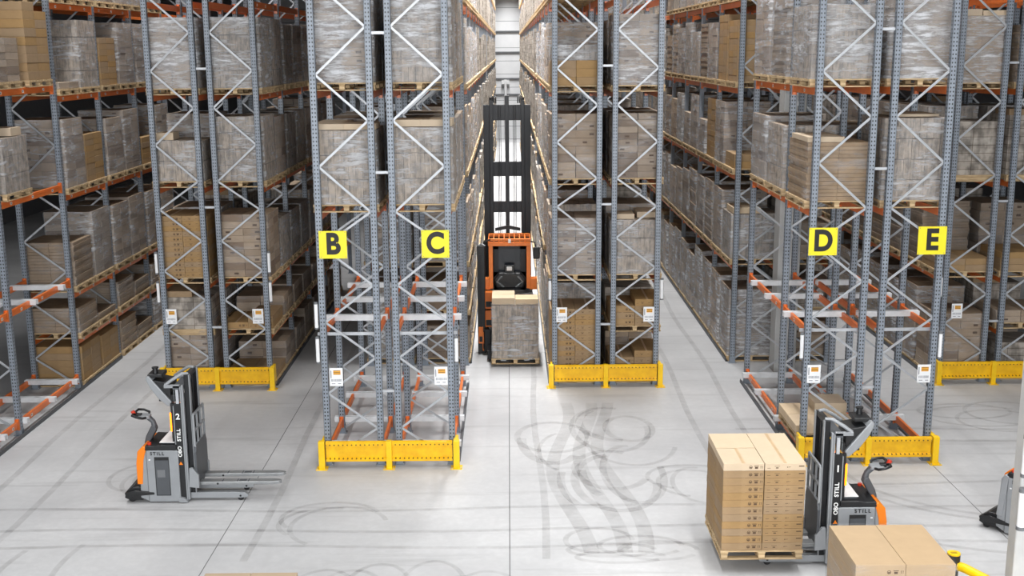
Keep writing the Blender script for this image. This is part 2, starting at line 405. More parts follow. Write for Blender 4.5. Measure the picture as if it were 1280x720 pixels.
def connector_mesh():
    q = MB(); q.box(-.04, .04, -.012, .012, -.2, .04, 'orange'); q.box(-.04, -.034, -.06, .012, -.2, .04, 'orange'); q.box(.034, .04, -.06, .012, -.2, .04, 'orange')
    return q.mesh('end_connector')
def sticker_mesh(s):
    q = MB(); q.box(s*.026, s*.0275, -.045, .045, -.105, -.045, 'sticker'); q.box(s*.0274, s*.028, -.02, .015, -.09, -.06, 'ink'); return q.mesh('location_sticker')
def bar_mesh(L):
    q = MB(); q.box(-L/2, L/2, -.065, .065, .0, .008, 'bar'); q.box(-L/2, L/2, -.065, -.055, -.1, .0, 'bar'); q.box(-L/2, L/2, .055, .065, -.1, .0, 'bar')
    for y in (-.045, .045): q.box(-L/2, L/2, y-.012, y+.012, .008, .012, 'bar')
    return q.mesh('pallet_bar')
def tube_mesh():
    q = MB(); q.cyl((0, 0, .02), (0, 0, .5), .036, 'white', 14); q.cyl((0, 0, 0), (0, 0, .03), .039, 'capgrey', 14); q.cyl((0, 0, .49), (0, 0, .53), .039, 'capgrey', 14)
    q.box(-.012, .012, 0, .06, .1, .42, 'capgrey')
    return q.mesh('reflector_tube')

NEAR_FRAME = 33.
class Row:
    """one row of racking: side -1 faces the aisle on the left, +1 the aisle on the right"""
    def __init__(s, k, side, label, frames, levels, skip=(), near_limit=NEAR_FRAME, beam_near=31., maxbeams=100, name='pallet_rack'):
        s.k, s.side, s.frames, s.levels = k, side, frames, levels
        s.x = xc(k)+side*(GAP/2+FD/2)
        s.xo = s.x+side*FD/2; s.xi = s.x-side*FD/2
        s.root = thing(name, label, 'rack', (s.x, frames[0], 0))
        y0 = frames[0]; sx = -side
        fm = {}
        for y in frames:
            if y < near_limit:
                fr = link('upright_frame', None, s.root, (0, y-y0, 0))
                for x in (-FD/2, FD/2):
                    part('post', cached('post', post_mesh), fr, (x, 0, 0)); part('foot_plate', cached('foot', foot_mesh), fr, (x, 0, 0))
                for i in range(15):
                    part('brace', cached(('br', i, -sx), lambda: brace_mesh(i, -sx)), fr)
            else:
                part('upright_frame', cached(('ff', -sx), lambda: far_frame_mesh(-sx)), s.root, (0, y-y0, 0))
        n = 0; rest = MB()
        for j in range(len(frames)-1):
            a, b = frames[j], frames[j+1]; L = b-a-.1; yc = (a+b)/2-y0
            for lv, z in levels.items():
                if (j, lv) in skip: continue
                for x, o in ((-side*FD/2*-1, True), (side*FD/2*-1, False)):
                    if n < maxbeams:
                        det = b < beam_near
                        bo = part('beam', cached(('bm', round(L, 3), det), lambda: beam_mesh(L, det)), s.root, (x, yc, z))
                        if det:
                            for sy in (-1, 1): part('end_connector', cached('conn', connector_mesh), bo, (0, sy*(L/2-.006), 0))
                            if o:
                                m_ = 3 if L > 2.5 else 1
                                for q in range(m_): part('location_sticker', cached(('st', side), lambda: sticker_mesh(side)), bo, (0, L*((q+.5)/m_-.5), 0), label='small white location sticker')
                    else:
                        rest.box(x-.025, x+.025, yc-L/2, yc+L/2, z-.14, z, 'orange')
                    n += 1
        if rest.v:
            o = part('beam', rest, s.root); o['kind'] = 'stuff'
    def add(s, name, mesh, x, y, z, **k): return part(name, mesh, s.root, (x-s.x, y-s.frames[0], z), **k)
def frames_from(y, n): return [y+BAY*i for i in range(n+1)]

FARN = 25
rows = {}
rows['A'] = Row(-2, 1, 'grey and orange leftmost rack, empty bay with bars at its front', [D2-1.92, D2, D3]+frames_from(D3, 4)[1:], {}, name='pallet_rack')
rows['2L'] = Row(-1, -1, 'left row of the double rack behind parked stacker 2', frames_from(D3, 2), LM, skip=[(0, 'm'), (1, 'm')])
rows['2R'] = Row(-1, 1, 'right row of the double rack behind parked stacker 2', frames_from(D3, 5), LM)
rows['B'] = Row(0, -1, 'two-bay rack end carrying the yellow B sign', FRONT, LF)
rows['C'] = Row(0, 1, 'two-bay rack end carrying the yellow C sign', FRONT, LF)
rows['Bm'] = Row(0, -1, 'long rack row running back behind the B sign', frames_from(DM, 4), LM, skip=[(j, 'm') for j in range(4)])
rows['Cm'] = Row(0, 1, 'long rack row behind the C sign, along the lit aisle', frames_from(DM, FARN), LM)
rows['4L'] = Row(1, -1, 'left row of the unlettered double rack between C and D', frames_from(D3, FARN), LM, skip=[(j, 'm') for j in range(30)])
rows['4R'] = Row(1, 1, 'right row of the unlettered double rack between C and D', frames_from(D3, 4), LM)
rows['D'] = Row(2, -1, 'two-bay rack end carrying the yellow D sign', FRONT, LF)
rows['E'] = Row(2, 1, 'two-bay rack end carrying the yellow E sign', FRONT, LF)
rows['Dm'] = Row(2, -1, 'long rack row running back behind the D sign', frames_from(DM, 14), LM, skip=[(j, 'm') for j in range(30)])
rows['Em'] = Row(2, 1, 'long rack row running back behind the E sign', frames_from(DM, 3), LM)
rows['6L'] = Row(3, -1, 'left row of the double rack behind the E sign', frames_from(D3, 6), LM, skip=[(j, 'm') for j in range(30)])
rows['6R'] = Row(3, 1, 'right row of the double rack behind the E sign', frames_from(D3, 3), LM)
# row A mixes two level sets: add its beams here
def add_bay(row, a, b, levels, det=True):
    L = b-a-.1; yc = (a+b)/2
    for lv, z in levels.items():
        for x, o in ((row.xo, True), (row.xi, False)):
            bo = row.add('beam', cached(('bm', round(L, 3), det), lambda: beam_mesh(L, det)), x, yc, z)
            if det:
                for sy in (-1, 1): part('end_connector', cached('conn', connector_mesh), bo, (0, sy*(L/2-.006), 0))
                if o:
                    for q in range(3): part('location_sticker', cached(('st', row.side), lambda: sticker_mesh(row.side)), bo, (0, L*((q+.5)/3-.5), 0), label='small white location sticker')
A = rows['A']
add_bay(A, A.frames[0], A.frames[1], LF); add_bay(A, A.frames[1], A.frames[2], LF)
for j in range(2, 6): add_bay(A, A.frames[j], A.frames[j+1], LA, j < 4)

# bars across the empty bays, cross ties, spacers, guide rails, reflector tubes
def bars(rn, lv, ys):
    r = rows[rn]
    for y in ys: r.add('pallet_bar', cached('bar', lambda: bar_mesh(1.26)), r.x+r.side*.05, y, LF[lv]+.005)
for rn in 'BC': bars(rn, 1, (22.7, 24.42, 25.98)); bars(rn, 0, (21.75, 23.34, 25.08, 26.4))
for rn in 'DE': bars(rn, 1, (22.7, 24.42, 25.85)); bars(rn, 0, (23.15, 25.05, 26.4))
for rn in 'BCDE':
    r = rows[rn]; q = cached('tie', lambda: (lambda m: (m.box(-.62, .62, -.02, .02, -.03, .03, 'zinc'), m.mesh('frame_tie'))[1])(MB()))
    r.add('frame_tie', q, r.x+r.side*.03, D1+.12, 2.62)
bars('A', 1, (22.3, 24.4, 25.98)); bars('A', 0, (22.3, 23.4, 24.9, 26.3))
def spacer(rn, y, zs):
    r = rows[rn]; q = cached('spacer', lambda: (lambda m: (m.box(-GAP/2+.06, GAP/2-.06, -.02, .02, -.025, .025, 'zinc'), m.mesh('row_spacer'))[1])(MB()))
    for z in zs: r.add('row_spacer', q, xc(r.k), y, z)
for rn in ('B', 'D'):
    for y in (D1, D2): spacer(rn, y, (1.5, 5.75, 8.3))
for rn in ('2L', '4L', '6L'): spacer(rn, D3, (1.5, 4.4, 7.6))
for rn, ln in (('A', 8.), ('C', 5.3), ('D', 5.3), ('E', 5.3), ('B', 5.3), ('Dm', 14.), ('Cm', 70.), ('4L', 70.), ('2R', 10.), ('6L', 14.)):
    r = rows[rn]; q = MB(); s_ = r.side
    q.box(-.03, .03, 0, ln, 0, .05, 'dgrey'); q.box(s_*.02-.006, s_*.02+.006, 0, ln, .05, .09, 'dgrey')
    r.add('guide_rail', q, r.xo+s_*.12, r.frames[0]+.1, 0)
for rn, zs in (('B', (2.76, 2.08)), ('C', (2.07,)), ('D', (2.08,)), ('E', (2.08,)), ('2L', (2.82, 2.11)), ('2R', (2.82, 2.11)), ('4L', (2.1,)), ('4R', (2.1,)), ('6L', (2.1,))):
    r = rows[rn]
    for z in zs: r.add('reflector_tube', cached('tube', tube_mesh), r.xo+r.side*.115, r.frames[0]-.06, z, label='white plastic reflector tube')

# ------------------------------------------------------------------ yellow end guards, signs, placards
def guard(k, y, label):
    x = xc(k); t = thing('end_guard', label, 'guard rail', (x, y, 0)); W = 1.31
    prof = [(-.02, .13), (-.07, .15), (-.07, .2), (-.03, .225), (-.03, .455), (-.07, .47), (-.07, .53), (-.02, .55), (.0, .55), (.0, .13)]
    for s in (-1, 1):
        q = MB(); a, b = (-W+.08, -.05) if s < 0 else (.05, W-.08)
        q.prism(prof, a, b, 'yellow', 'x'); part('rail_panel', q, t)
    for px in (-W, 0, W):
        q = MB(); w = .055 if px == 0 else .06
        q.box(px-w, px+w, -.1, .02, .0, .56, 'yellowplain', c=.006)
        if px: q.box(px-.02*(1 if px > 0 else -1)-.03, px+.03, .0, .3, .14, .55, 'yellowplain')
        q.box(px-.11, px+.11, -.16, .06, 0, .014, 'yellowplain')
        for dx in (-.085, .085): q.cyl((px+dx, -.13, .014), (px+dx, -.13, .03), .012, 'zinc', 8)
        part('guard_post', q, t)
guard(0, D1-.2, 'yellow steel end guard across the foot of signs B and C')
guard(2, D1-.2, 'yellow steel end guard across the foot of signs D and E')
guard(-1, D3-.2, 'yellow steel end guard of the rack behind stacker 2')
guard(1, D3-.2, 'yellow steel end guard between C and D, beside the loaded reach truck')
guard(3, D3-.2, 'yellow steel end guard behind sign E, at the picture edge')
def sign(ch, x0, x1, z0, z1):
    cx, cz = (x0+x1)/2, (z0+z1)/2; w = (x1-x0)/2; h = (z1-z0)/2
    t = thing('letter_sign', 'square yellow sign with black letter %s on the rack end' % ch, 'sign', (cx, D1-.085, cz))
    q = MB(); q.box(-w, w, -.004, .004, -h, h, 'signyel')
    for sx in (-1, 1):
        for sz in (-1, 1): q.cyl((sx*(w-.03), -.006, sz*(h-.03)), (sx*(w-.03), -.003, sz*(h-.03)), .008, 'capgrey', 8)
    q.box(-.03, .03, .004, .03, -h*.7, h*.7, 'capgrey')
    part('sign_board', q, t); part('letter', text_mesh(ch, .55, 'ink', .022), t, (0, -.007, 0)).scale = (.88, 1, 1)
sign('B', -3.595, -3.07, 4.136, 4.663); sign('C', -1.66, -1.14, 4.136, 4.663); sign('D', 5.655, 6.19, 4.124, 4.651); sign('E', 7.715, 8.25, 4.124, 4.66)
def placard(x, y, z, where):
    t = thing('rack_placard', 'small white placard with orange bars on the post %s' % where, 'notice', (x, y, z))
    q = MB(); q.box(-.128, .128, -.004, .004, -.18, .18, 'white'); q.box(-.03, .03, .004, .06, -.1, .1, 'capgrey'); part('board', q, t)
    q = MB()
    q.box(-.055, .085, -.006, -.004, .045, .135, 'orangebar')
    for z_ in (.062, .09, .118): q.box(-.052, .082, -.0075, -.006, z_, z_+.009, 'ink')
    rq = random.Random(int((x+20)*100)); xx = -.1
    while xx < .1:
        w = rq.uniform(.004, .012); q.box(xx, xx+w, -.006, -.004, -.09, -.04, 'greyprint'); xx += w+rq.uniform(.004, .01)
    q.box(-.09, -.02, -.006, -.004, -.14, -.125, 'greyprint'); q.box(.03, .09, -.006, -.004, -.14, -.125, 'greyprint'); q.box(-.11, -.09, -.006, -.004, -.02, .13, 'greyprint')
    part('printing', q, t)
placard(-3.372, D1-.075, 1.805, 'below sign B'); placard(-1.346, D1-.075, 1.815, 'below sign C')
placard(5.872, D1-.075, 1.79, 'below sign D'); placard(8.005, D1-.075, 1.78, 'below sign E')
placard(1.235, D3-.075, 1.755, 'beside the reach truck aisle'); placard(3.32, D3-.075, 1.752, 'facing the aisle left of rack D')
placard(-8.1, D3-.075, 1.785, 'above and behind stacker 2, outer post'); placard(-6.03, D3-.075, 1.778, 'right of the rack behind stacker 2')
placard(10.7, D3-.075, 1.77, 'just right of the rack E end')

# ------------------------------------------------------------------ pallets, loads, cartons
PW, PD, PH = 1.26, 1.28, .15
def pal_geo(q, w, d, what=None):
    nb = 7
    if what in (None, 'deck'):
        for i in range(nb):
            bw = d/nb*.82; y = -d/2+bw/2+i*(d-bw)/(nb-1); q.box(-w/2, w/2, y-bw/2, y+bw/2, PH-.024, PH, 'wood')
        for x in (-w/2+.06, 0, w/2-.06): q.box(x-.06, x+.06, -d/2, d/2, PH-.046, PH-.024, 'wood')
    if what in (None, 'skid'):
        for x in ((-w/2+.06, 0, w/2-.06) if what is None else (0,)): q.box(x-.055, x+.055, -d/2, d/2, 0, .022, 'wood')
    if what is None:
        for y in (-d/2+.05, d/2-.05): q.box(-w/2, w/2, y-.05, y+.05, 0, .022, 'wood')
        for x in (-w/2+.06, 0, w/2-.06):
            for y in (-d/2+.07, 0, d/2-.07): q.box(x-.05, x+.05, y-.07, y+.07, .022, PH-.046, 'wood')
    return q
def block_mesh(): q = MB(); q.box(-.05, .05, -.07, .07, .022, PH-.046, 'wood', c=.004); return q.mesh('block')
def deck_mesh(w, d): return pal_geo(MB(), w, d, 'deck').mesh('deck')
def skid_mesh(w, d): return pal_geo(MB(), w, d, 'skid').mesh('skid_board')
def cross_mesh(w): q = MB(); q.box(-w/2, w/2, -.05, .05, 0, .022, 'wood'); return q.mesh('skid_board')
def pallet(x, y, z, label, w=PW, d=PD, det=False, rz=0., group='pallets'):
    if not det: return thing('pallet', label, 'pallet', (x, y, z), rz, group, cached(('pal', w, d), lambda: pal_geo(MB(), w, d).mesh('pallet')))
    t = thing('pallet', label, 'pallet', (x, y, z), rz, group)
    part('deck', cached(('deck', w, d), lambda: deck_mesh(w, d)), t)
    for xx in (-w/2+.06, 0, w/2-.06):
        part('skid_board', cached(('skid', w, d), lambda: skid_mesh(w, d)), t, (xx, 0, 0))
        for yy in (-d/2+.07, 0, d/2-.07): part('block', cached('block', block_mesh), t, (xx, yy, 0))
    for yy in (-d/2+.05, d/2-.05): part('skid_board', cached(('cross', w), lambda: cross_mesh(w)), t, (0, yy, .0005))
    return t

def stack_mesh(style, w, d, h, seed):
    q = MB(); r = random.Random(seed); g_ = .004
    if style in ('layers', 'layers_lt'):
        n = max(1, round(h/(.15+.05*r.random()))); hz = h/n; nx = 2; ny = 2
        for i in range(n):
            for a in range(nx):
                for b in range(ny):
                    j = lambda: r.uniform(-.008, .008)
                    x0 = -w/2+a*w/nx; y0 = -d/2+b*d/ny
                    q.box(x0+g_+j(), x0+w/nx-g_+j(), y0+g_+j(), y0+d/ny-g_+j(), i*hz+.003, (i+1)*hz-.003, r.choice(['packed', 'packed', 'packed2', 'packed3']))
                    if b == 0 and r.random() < .7: xx = x0+w/nx*r.uniform(.25, .6); q.box(xx, xx+.1, -d/2-.0125, -d/2+.02, i*hz+hz*.35, i*hz+hz*.6, 'print')
    elif style == 'ribbed':
        n = max(1, round(h/.42)); hz = h/n; nx = 9
        for i in range(n):
            for a in range(nx):
                x0 = -w/2+a*w/nx; o = r.uniform(-.012, .012)
                q.box(x0+.002, x0+w/nx-.004, -d/2+o+.012, d/2+o-.012, i*hz+.003, (i+1)*hz-.004-r.uniform(0, .01), 'ribbed')
    else:
        n = max(2, round(h/.075)); hz = h/n
        for i in range(n):
            o = r.uniform(-.015, .015); e = r.uniform(0, .03)
            q.box(-w/2+e, -.003, -d/2+.015+o, d/2-.015+o, i*hz+.002, (i+1)*hz-.003, 'boards'); q.box(.003, w/2-e, -d/2+.015+o, d/2-.015+o, i*hz+.002, (i+1)*hz-.003, 'boards')
    return q.mesh('carton_stack')
def film_mesh(w, d, h, mat, seed):
    q = MB(); r = random.Random(seed); W, D = w/2+.018, d/2+.018; cc = .03; n = 6; rowsn = 6
    loop = []
    crn = [(-W+cc, -D), (W-cc, -D), (W, -D+cc), (W, D-cc), (W-cc, D), (-W+cc, D), (-W, D-cc), (-W, -D+cc)]
    for i in range(8):
        a, b = crn[i], crn[(i+1) % 8]; m_ = n if i % 2 == 0 else 1
        for k in range(m_): loop.append((a[0]+(b[0]-a[0])*k/m_, a[1]+(b[1]-a[1])*k/m_))
    N = len(loop); vs = []
    tops = [h+.012-abs(r.gauss(0, .012)) for _ in range(N)]
    for j in range(rowsn+1):
        for i in range(N):
            s_ = 1+r.uniform(-.004, .006)
            vs.append((loop[i][0]*s_, loop[i][1]*s_, -.03+(tops[i]+.03)*j/rowsn))
    q.add(vs, [(j*N+i, j*N+(i+1) % N, (j+1)*N+(i+1) % N, (j+1)*N+i) for j in range(rowsn) for i in range(N)], mat, True)
    return q.mesh('stretch_film')
NFILM = {'film': 'stretch_film', 'film_heavy': 'x', 'film_thin': 'y'}
def top_carton_mesh(w, d, h):
    q = MB(); q.cham(-w/2, w/2, -d/2, d/2, 0, h, 'cartonlt', .005); q.box(-w/2+.002, w/2-.002, -.025, .025, h-.001, h+.0015, 'tape'); return q.mesh('top_carton')
ADJ = {'film': 'grey film-wrapped', 'film_heavy': 'pale thickly wrapped', 'film_thin': 'brown lightly wrapped', None: 'brown unwrapped'}
def load(x, y, z, style, h, wrap, label, w=1.2, d=1.22, rz=0., toppers=(), group='wrapped pallet loads', seed=None):
    h = round(h*20)/20; v = R.randrange(4) if seed is None else seed
    t = thing('wrapped_load' if wrap else 'carton_load', label, 'pallet load', (x, y, z), rz, group)
    part('carton_stack', cached(('sk', style, w, d, h, v), lambda: stack_mesh(style, w, d, h, v)), t)
    if wrap: part('stretch_film', cached(('fm', w, d, h, wrap, v), lambda: film_mesh(w, d, h, wrap, v+9)), t)
    for (tx, ty, tw, td, th) in toppers:
        part('top_carton', cached(('tc', tw, td, th), lambda: top_carton_mesh(tw, td, th)), t, (tx, ty, h+.004), label='loose brown carton on top')
    return t

def carton_mesh(w, d, h, prints, mat='carton'):
    q = MB(); q.cham(-w/2, w/2, -d/2, d/2, 0, h, mat, .004); f = -d/2-.0006
    q.box(-.025, .025, -d/2+.003, d/2-.003, h-.001, h+.0012, 'tape') if prints in (1, 2) else None
    if prints in (1, 4):      # round icon, block of print, two arrows
        cx, cz = w*.17, h*.48
        for i in range(16):
            a, b = 2*math.pi*i/16, 2*math.pi*(i+1)/16
            q.add([(cx+.026*math.cos(a), f, cz+.026*math.sin(a)), (cx+.026*math.cos(b), f, cz+.026*math.sin(b)), (cx+.018*math.cos(b), f, cz+.018*math.sin(b)), (cx+.018*math.cos(a), f, cz+.018*math.sin(a))], [(0, 1, 2, 3)], 'print')
        q.box(cx-.014, cx+.014, f, f+.0004, cz-.014, cz+.004, 'print')
        bx = w*.31
        q.box(bx-.035, bx+.035, f, f+.0004, cz+.014, cz+.024, 'print'); q.box(bx-.024, bx+.024, f, f+.0004, cz-.024, cz+.006, 'print')
        ax = w*.435
        for dx in (-.012, .012): q.box(ax+dx-.003, ax+dx+.003, f, f+.0004, cz-.02, cz+.012, 'print'); q.box(ax+dx-.008, ax+dx+.008, f, f+.0004, cz+.012, cz+.018, 'print')
    elif prints == 2:
        cz = h*.48
        q.box(-w*.2-.04, -w*.2+.04, f, f+.0004, cz+.012, cz+.018, 'print'); q.box(-w*.2-.02, -w*.2+.02, f, f+.0004, cz-.02, cz-.004, 'print')
        for a in (.04, .075, .11): q.box(w*a, w*a+.014, f, f+.0004, cz-.012+a*.1, cz+.006, 'print')
        q.box(w*.33, w*.46, f, f+.0004, cz+.006, cz+.022, 'print'); q.box(-w*.44, -w*.36, f, f+.0004, cz-.018, cz-.012, 'print')
    return q.mesh('carton')
ORD = ['first', 'second', 'third', 'fourth', 'fifth', 'sixth', 'seventh', 'eighth', 'ninth', 'tenth', 'eleventh', 'twelfth', 'thirteenth', 'fourteenth', 'fifteenth', 'sixteenth']
def carton(x, y, z, w, d, h, prints, label, group, mat='carton', rz=0.):
    return thing('cardboard_carton', label, 'carton', (x, y, z), rz, group, cached(('ct', w, d, h, prints, mat), lambda: carton_mesh(w, d, h, prints, mat)))
def carton_stack(x, y, z, heights, h, cols, d, where, wtot=1.2, axis='x', prints=(1, 2), jit=.008):
    """separate cartons: cols columns across, heights[c] layers in column c"""
    w = wtot/cols
    cn = ['left', 'right'] if cols == 2 else ['left', 'middle', 'right'] if cols == 3 else ['only']
    if axis == 'y': cn = ['front', 'rear'] if cols == 2 else cn
    for c in range(cols):
        for i in range(heights[c]):
            n = heights[c]-1-i
            pos = 'topmost' if n == 0 else ORD[n]+'-from-top'
            lab = 'brown carton, %s, %s, %s' % (pos, cn[c], where) if cols > 1 else 'brown carton, %s, %s' % (pos, where)
            o = (c-(cols-1)/2)*w
            dx, dy = (o, 0) if axis == 'x' else (0, o)
            ww, dd = (w-.006, d) if axis == 'x' else (d, w-.006)
            carton(x+dx+R.uniform(-jit, jit)*.4, y+dy+R.uniform(-jit, jit), z+i*h, round(ww, 4), dd, round(h-.002, 4), prints[c % len(prints)], lab, 'cartons stacked '+where)

SHELF = {0: 'on floor', 'm': 'lowest shelf', 1: 'shelf below signs', 2: 'shelf above signs', 3: 'second shelf above signs', 4: 'third shelf above signs', 5: 'top shelf'}
ROWN = {'A': 'leftmost rack', '2L': 'row behind stacker 2', '2R': 'right row behind stacker 2', 'B': 'rack end B', 'C': 'rack end C', 'Bm': 'row behind B', 'Cm': 'row behind C', '4L': 'left row between C and D', '4R': 'right row between C and D',
        'D': 'rack end D', 'E': 'rack end E', 'Dm': 'row behind D', 'Em': 'row behind E', '6L': 'left rack behind sign E', '6R': 'right rack behind sign E'}
FS = {'A', 'B', 'C', 'D', 'E'}
def slot_y(rn, n):
    fr = rows[rn].frames
    if rn in ('B', 'C', 'D', 'E'): return [22.34, 24.2, 25.84][n]
    if rn == 'A': return ([22.3, 24.15, 25.8]+[D3+BAY*j+o for j in range(4) for o in (.75, 2.12)])[n]
    return fr[0]+BAY*(n//2)+(.74 if n % 2 == 0 else 2.13)
def level_z(rn, lv, n):
    if rn in ('B', 'C', 'D', 'E') or (rn == 'A' and n < 3): return LF[lv]
    if lv == 0: return 0.
    return (LA if rn == 'A' else LM)[lv]
def posn(n): return ORD[n]+'-from-front' if n else 'frontmost'
used = set()
def put(rn, n, lv, style, h, wrap='film', toppers=(), dx=0., dy=0., w=1.2, d=None, det=None, seed=None):
    """pallet with a wrapped load in slot n, level lv of a row"""
    if rn == 'A': n -= 1
    used.add((rn, n, lv)); r = rows[rn]; y = slot_y(rn, n)+dy; x = r.x+r.side*.02+dx; z = level_z(rn, lv, n)+.001
    big = rn in ('B', 'C', 'D', 'E'); pd = 1.5 if big else PD
    where = '%s pallet %s, %s' % (posn(n), SHELF[lv], ROWN[rn])
    if det is None: det = y < 29 and rn not in ('6R',)
    pallet(x, y, z, 'wooden %s' % where, PW, pd, det)
    load(x, y, z+PH+.002, style, h, wrap, '%s load, %s' % (ADJ[wrap], where), w, (d or (1.44 if big else 1.22)), R.uniform(-.008, .008), toppers, seed=seed)
def put_cartons(rn, n, lv, heights, h, cols=2, axis='x', wtot=1.2, d=None, dy=0., prints=(1, 2), det=None):
    if rn == 'A': n -= 1
    used.add((rn, n, lv)); r = rows[rn]; y = slot_y(rn, n)+dy; x = r.x+r.side*.02; z = level_z(rn, lv, n)+.001
    big = rn in ('B', 'C', 'D', 'E'); pd = 1.5 if big else PD
    where = '%s pallet %s, %s' % (posn(n), SHELF[lv], ROWN[rn])
    pallet(x, y, z, 'wooden %s' % where, PW, pd, (y < 29) if det is None else det)
    carton_stack(x, y, z+PH+.002, heights, h, cols, d or (pd-.06 if axis == 'x' else 1.2), where, wtot, axis, prints)

# --- near, photographed loads -------------------------------------------------
TW = (.6, .7, .16)
put('B', 0, 3, 'layers', 1.75, 'film_heavy'); put('C', 0, 3, 'ribbed', 1.75, 'film_heavy')
put('B', 0, 2, 'ribbed', 1.42, 'film', [(-.3, -.35, .6, .7, .11), (.3, -.35, .6, .7, .11), (-.3, .36, .6, .7, .11)]); put('C', 0, 2, 'ribbed', 1.45, 'film', [(-.3, -.35, .6, .7, .13), (.3, -.35, .6, .7, .13)])
for rn in 'BC':
    for n in (1, 2):
        put(rn, n, 3, R.choice(['layers', 'ribbed']), R.choice([1.6, 1.7]), 'film'); put(rn, n, 2, R.choice(['layers', 'ribbed']), R.choice([1.5, 1.6]), 'film')
put('D', 0, 3, 'ribbed', 1.35, 'film_heavy'); put('D', 1, 3, 'boards', 1.65, 'film'); put('D', 2, 3, 'layers', 1.65, 'film_heavy')
put('D', 0, 2, 'boards', 1.1, 'film_thin', [(-.25, -.1, .7, 1.2, .1)]); put('D', 2, 2, 'layers', 1.4, 'film_heavy'); put('D', 1, 2, 'ribbed', 1.3, 'film')
put('E', 0, 3, 'boards', 1.5, 'film_heavy'); put('E', 0, 2, 'ribbed', 1.55, 'film', [(.1, 0, .8, .9, .05)])
put('E', 1, 3, 'layers', 1.6); put('E', 2, 3, 'layers', 1.6); put('E', 1, 2, 'layers', 1.0); put('E', 2, 2, 'boards', 1.2)
# open cartons low in rack end D
x_ = rows['D'].x; pallet(x_+.02, 22.3, LF[0]+.002, 'wooden pallet with low cartons inside rack end D, behind stacker 1', PW, 1.5, True)
z_ = LF[0]+PH+.004
for i, (dx, dy, w, d, h, zz_, lab) in enumerate([(-.31, -.36, .6, .72, .17, 0, 'front left'), (.31, -.36, .6, .72, .17, 0, 'front right'), (-.31, .38, .6, .72, .17, 0, 'rear left'), (.31, .38, .6, .72, .17, 0, 'rear right'),
                                               (.3, .42, .66, .64, .19, .172, 'upper')]):
    carton(x_+dx, 22.3+dy, z_+zz_, w, d, h, 3, 'light brown carton, %s of the low pallet behind stacker 1' % lab, 'cartons low in rack end D', 'cartonlt')
# rack behind stacker 2
put('2L', 0, 3, 'layers', 1.6, 'film_heavy'); put('2R', 0, 3, 'ribbed', 1.6, 'film_heavy')
put('2L', 0, 2, 'ribbed', .95, 'film', [(-.3, -.25, .4, .5, .17)]); put('2R', 0, 2, 'ribbed', 1.5, 'film')
put_cartons('2L', 0, 1, [12, 12], .123); put('2R', 0, 1, 'layers', 1.5, 'film_thin')
put('2L', 0, 0, 'layers', 1.65, 'film_thin'); put_cartons('2R', 0, 'm', [1, 2], .15); put_cartons('2R', 0, 0, [2, 2], .1, prints=(3, 3))
put('2L', 1, 2, 'layers', 1.5); put('2L', 1, 1, 'layers', 1.5); put('2L', 1, 3, 'layers', 1.6); put('2L', 1, 0, 'layers', 1.5)
for n in range(1, 8):
    put('2R', n, 3, R.choice(['layers', 'ribbed']), R.choice([1.5, 1.6]), 'film'); put('2R', n, 2, R.choice(['layers', 'ribbed']), R.choice([1.4, 1.6]), 'film')
    put('2R', n, 1, R.choice(['layers', 'ribbed']), R.choice([1.4, 1.6, 1.2]), 'film'); put('2R', n, 'm', 'layers', R.choice([.5, .7, .8]), 'film_thin'); put('2R', n, 0, 'layers', R.choice([.6, .8, .9]), 'film_thin')
# unlettered rack between C and D
put_cartons('4L', 0, 3, [3, 3], .19, prints=(3, 3)); put('4R', 0, 3, 'layers', 1.6, 'film_heavy')
load(rows['4L'].x-.02, slot_y('4L', 0)+.05, LM[3]+PH+.003+3*.19, 'ribbed', .35, 'film_heavy', 'low wrapped stack resting on the three cartons, left half between C and D', 1.16, 1.1)
put('4L', 0, 2, 'layers', 1.5, 'film_thin'); put('4R', 0, 2, 'layers', 1.5, 'film_thin'); put('4L', 0, 1, 'layers', 1.35, 'film'); put('4R', 0, 1, 'ribbed', 1.3, 'film', [(-.28, -.2, .5, .6, .12), (.3, .1, .5, .8, .14)])
put_cartons('4L', 0, 0, [13, 13], .13); put_cartons('4R', 0, 'm', [3, 4], .16); put_cartons('4R', 0, 0, [3, 4], .16)
for lv in (3, 2, 1): put('4R', 1, lv, 'layers', 1.5)
put('4R', 1, 0, 'layers', .8, 'film_thin')
for n in (1, 2): put('Bm', n-1, 1, 'layers', 1.5); put('Bm', n-1, 2, 'ribbed', 1.6); put('Bm', n-1, 3, 'ribbed', 1.6); put('Bm', n-1, 0, 'ribbed', 1.9, 'film_heavy')
# leftmost rack
def acol(n, lv, kind, h, **k): put('A', n, lv, kind, h, **k)
put_cartons('A', 3, 3, [9, 8], .185, axis='y', wtot=1.25, d=1.2, prints=(3, 3)); put('A', 2, 3, 'layers', .9, 'film_thin')
acol(2, 2, 'ribbed', 1.15, wrap='film', toppers=[(.25, .25, .6, .5, .17)])
acol(4, 3, 'layers', .15, wrap='film_thin'); acol(5, 3, 'ribbed', 1.6); put_cartons('A', 6, 3, [8, 8], .15, axis='y', wtot=1.2, d=1.15, prints=(3, 3)); acol(7, 3, 'layers', 1.6); acol(8, 3, 'layers', 1.6); acol(9, 3, 'layers', 1.5)
acol(4, 2, 'layers', 1.6); put_cartons('A', 5, 2, [8, 8], .145, axis='y', wtot=1.2, d=1.15, prints=(3, 3)); acol(6, 2, 'layers', 1.45); acol(7, 2, 'layers', 1.6); put_cartons('A', 8, 2, [5, 5], .15, axis='y', wtot=1.2, d=1.15, prints=(3, 3)); acol(9, 2, 'layers', 1.6)
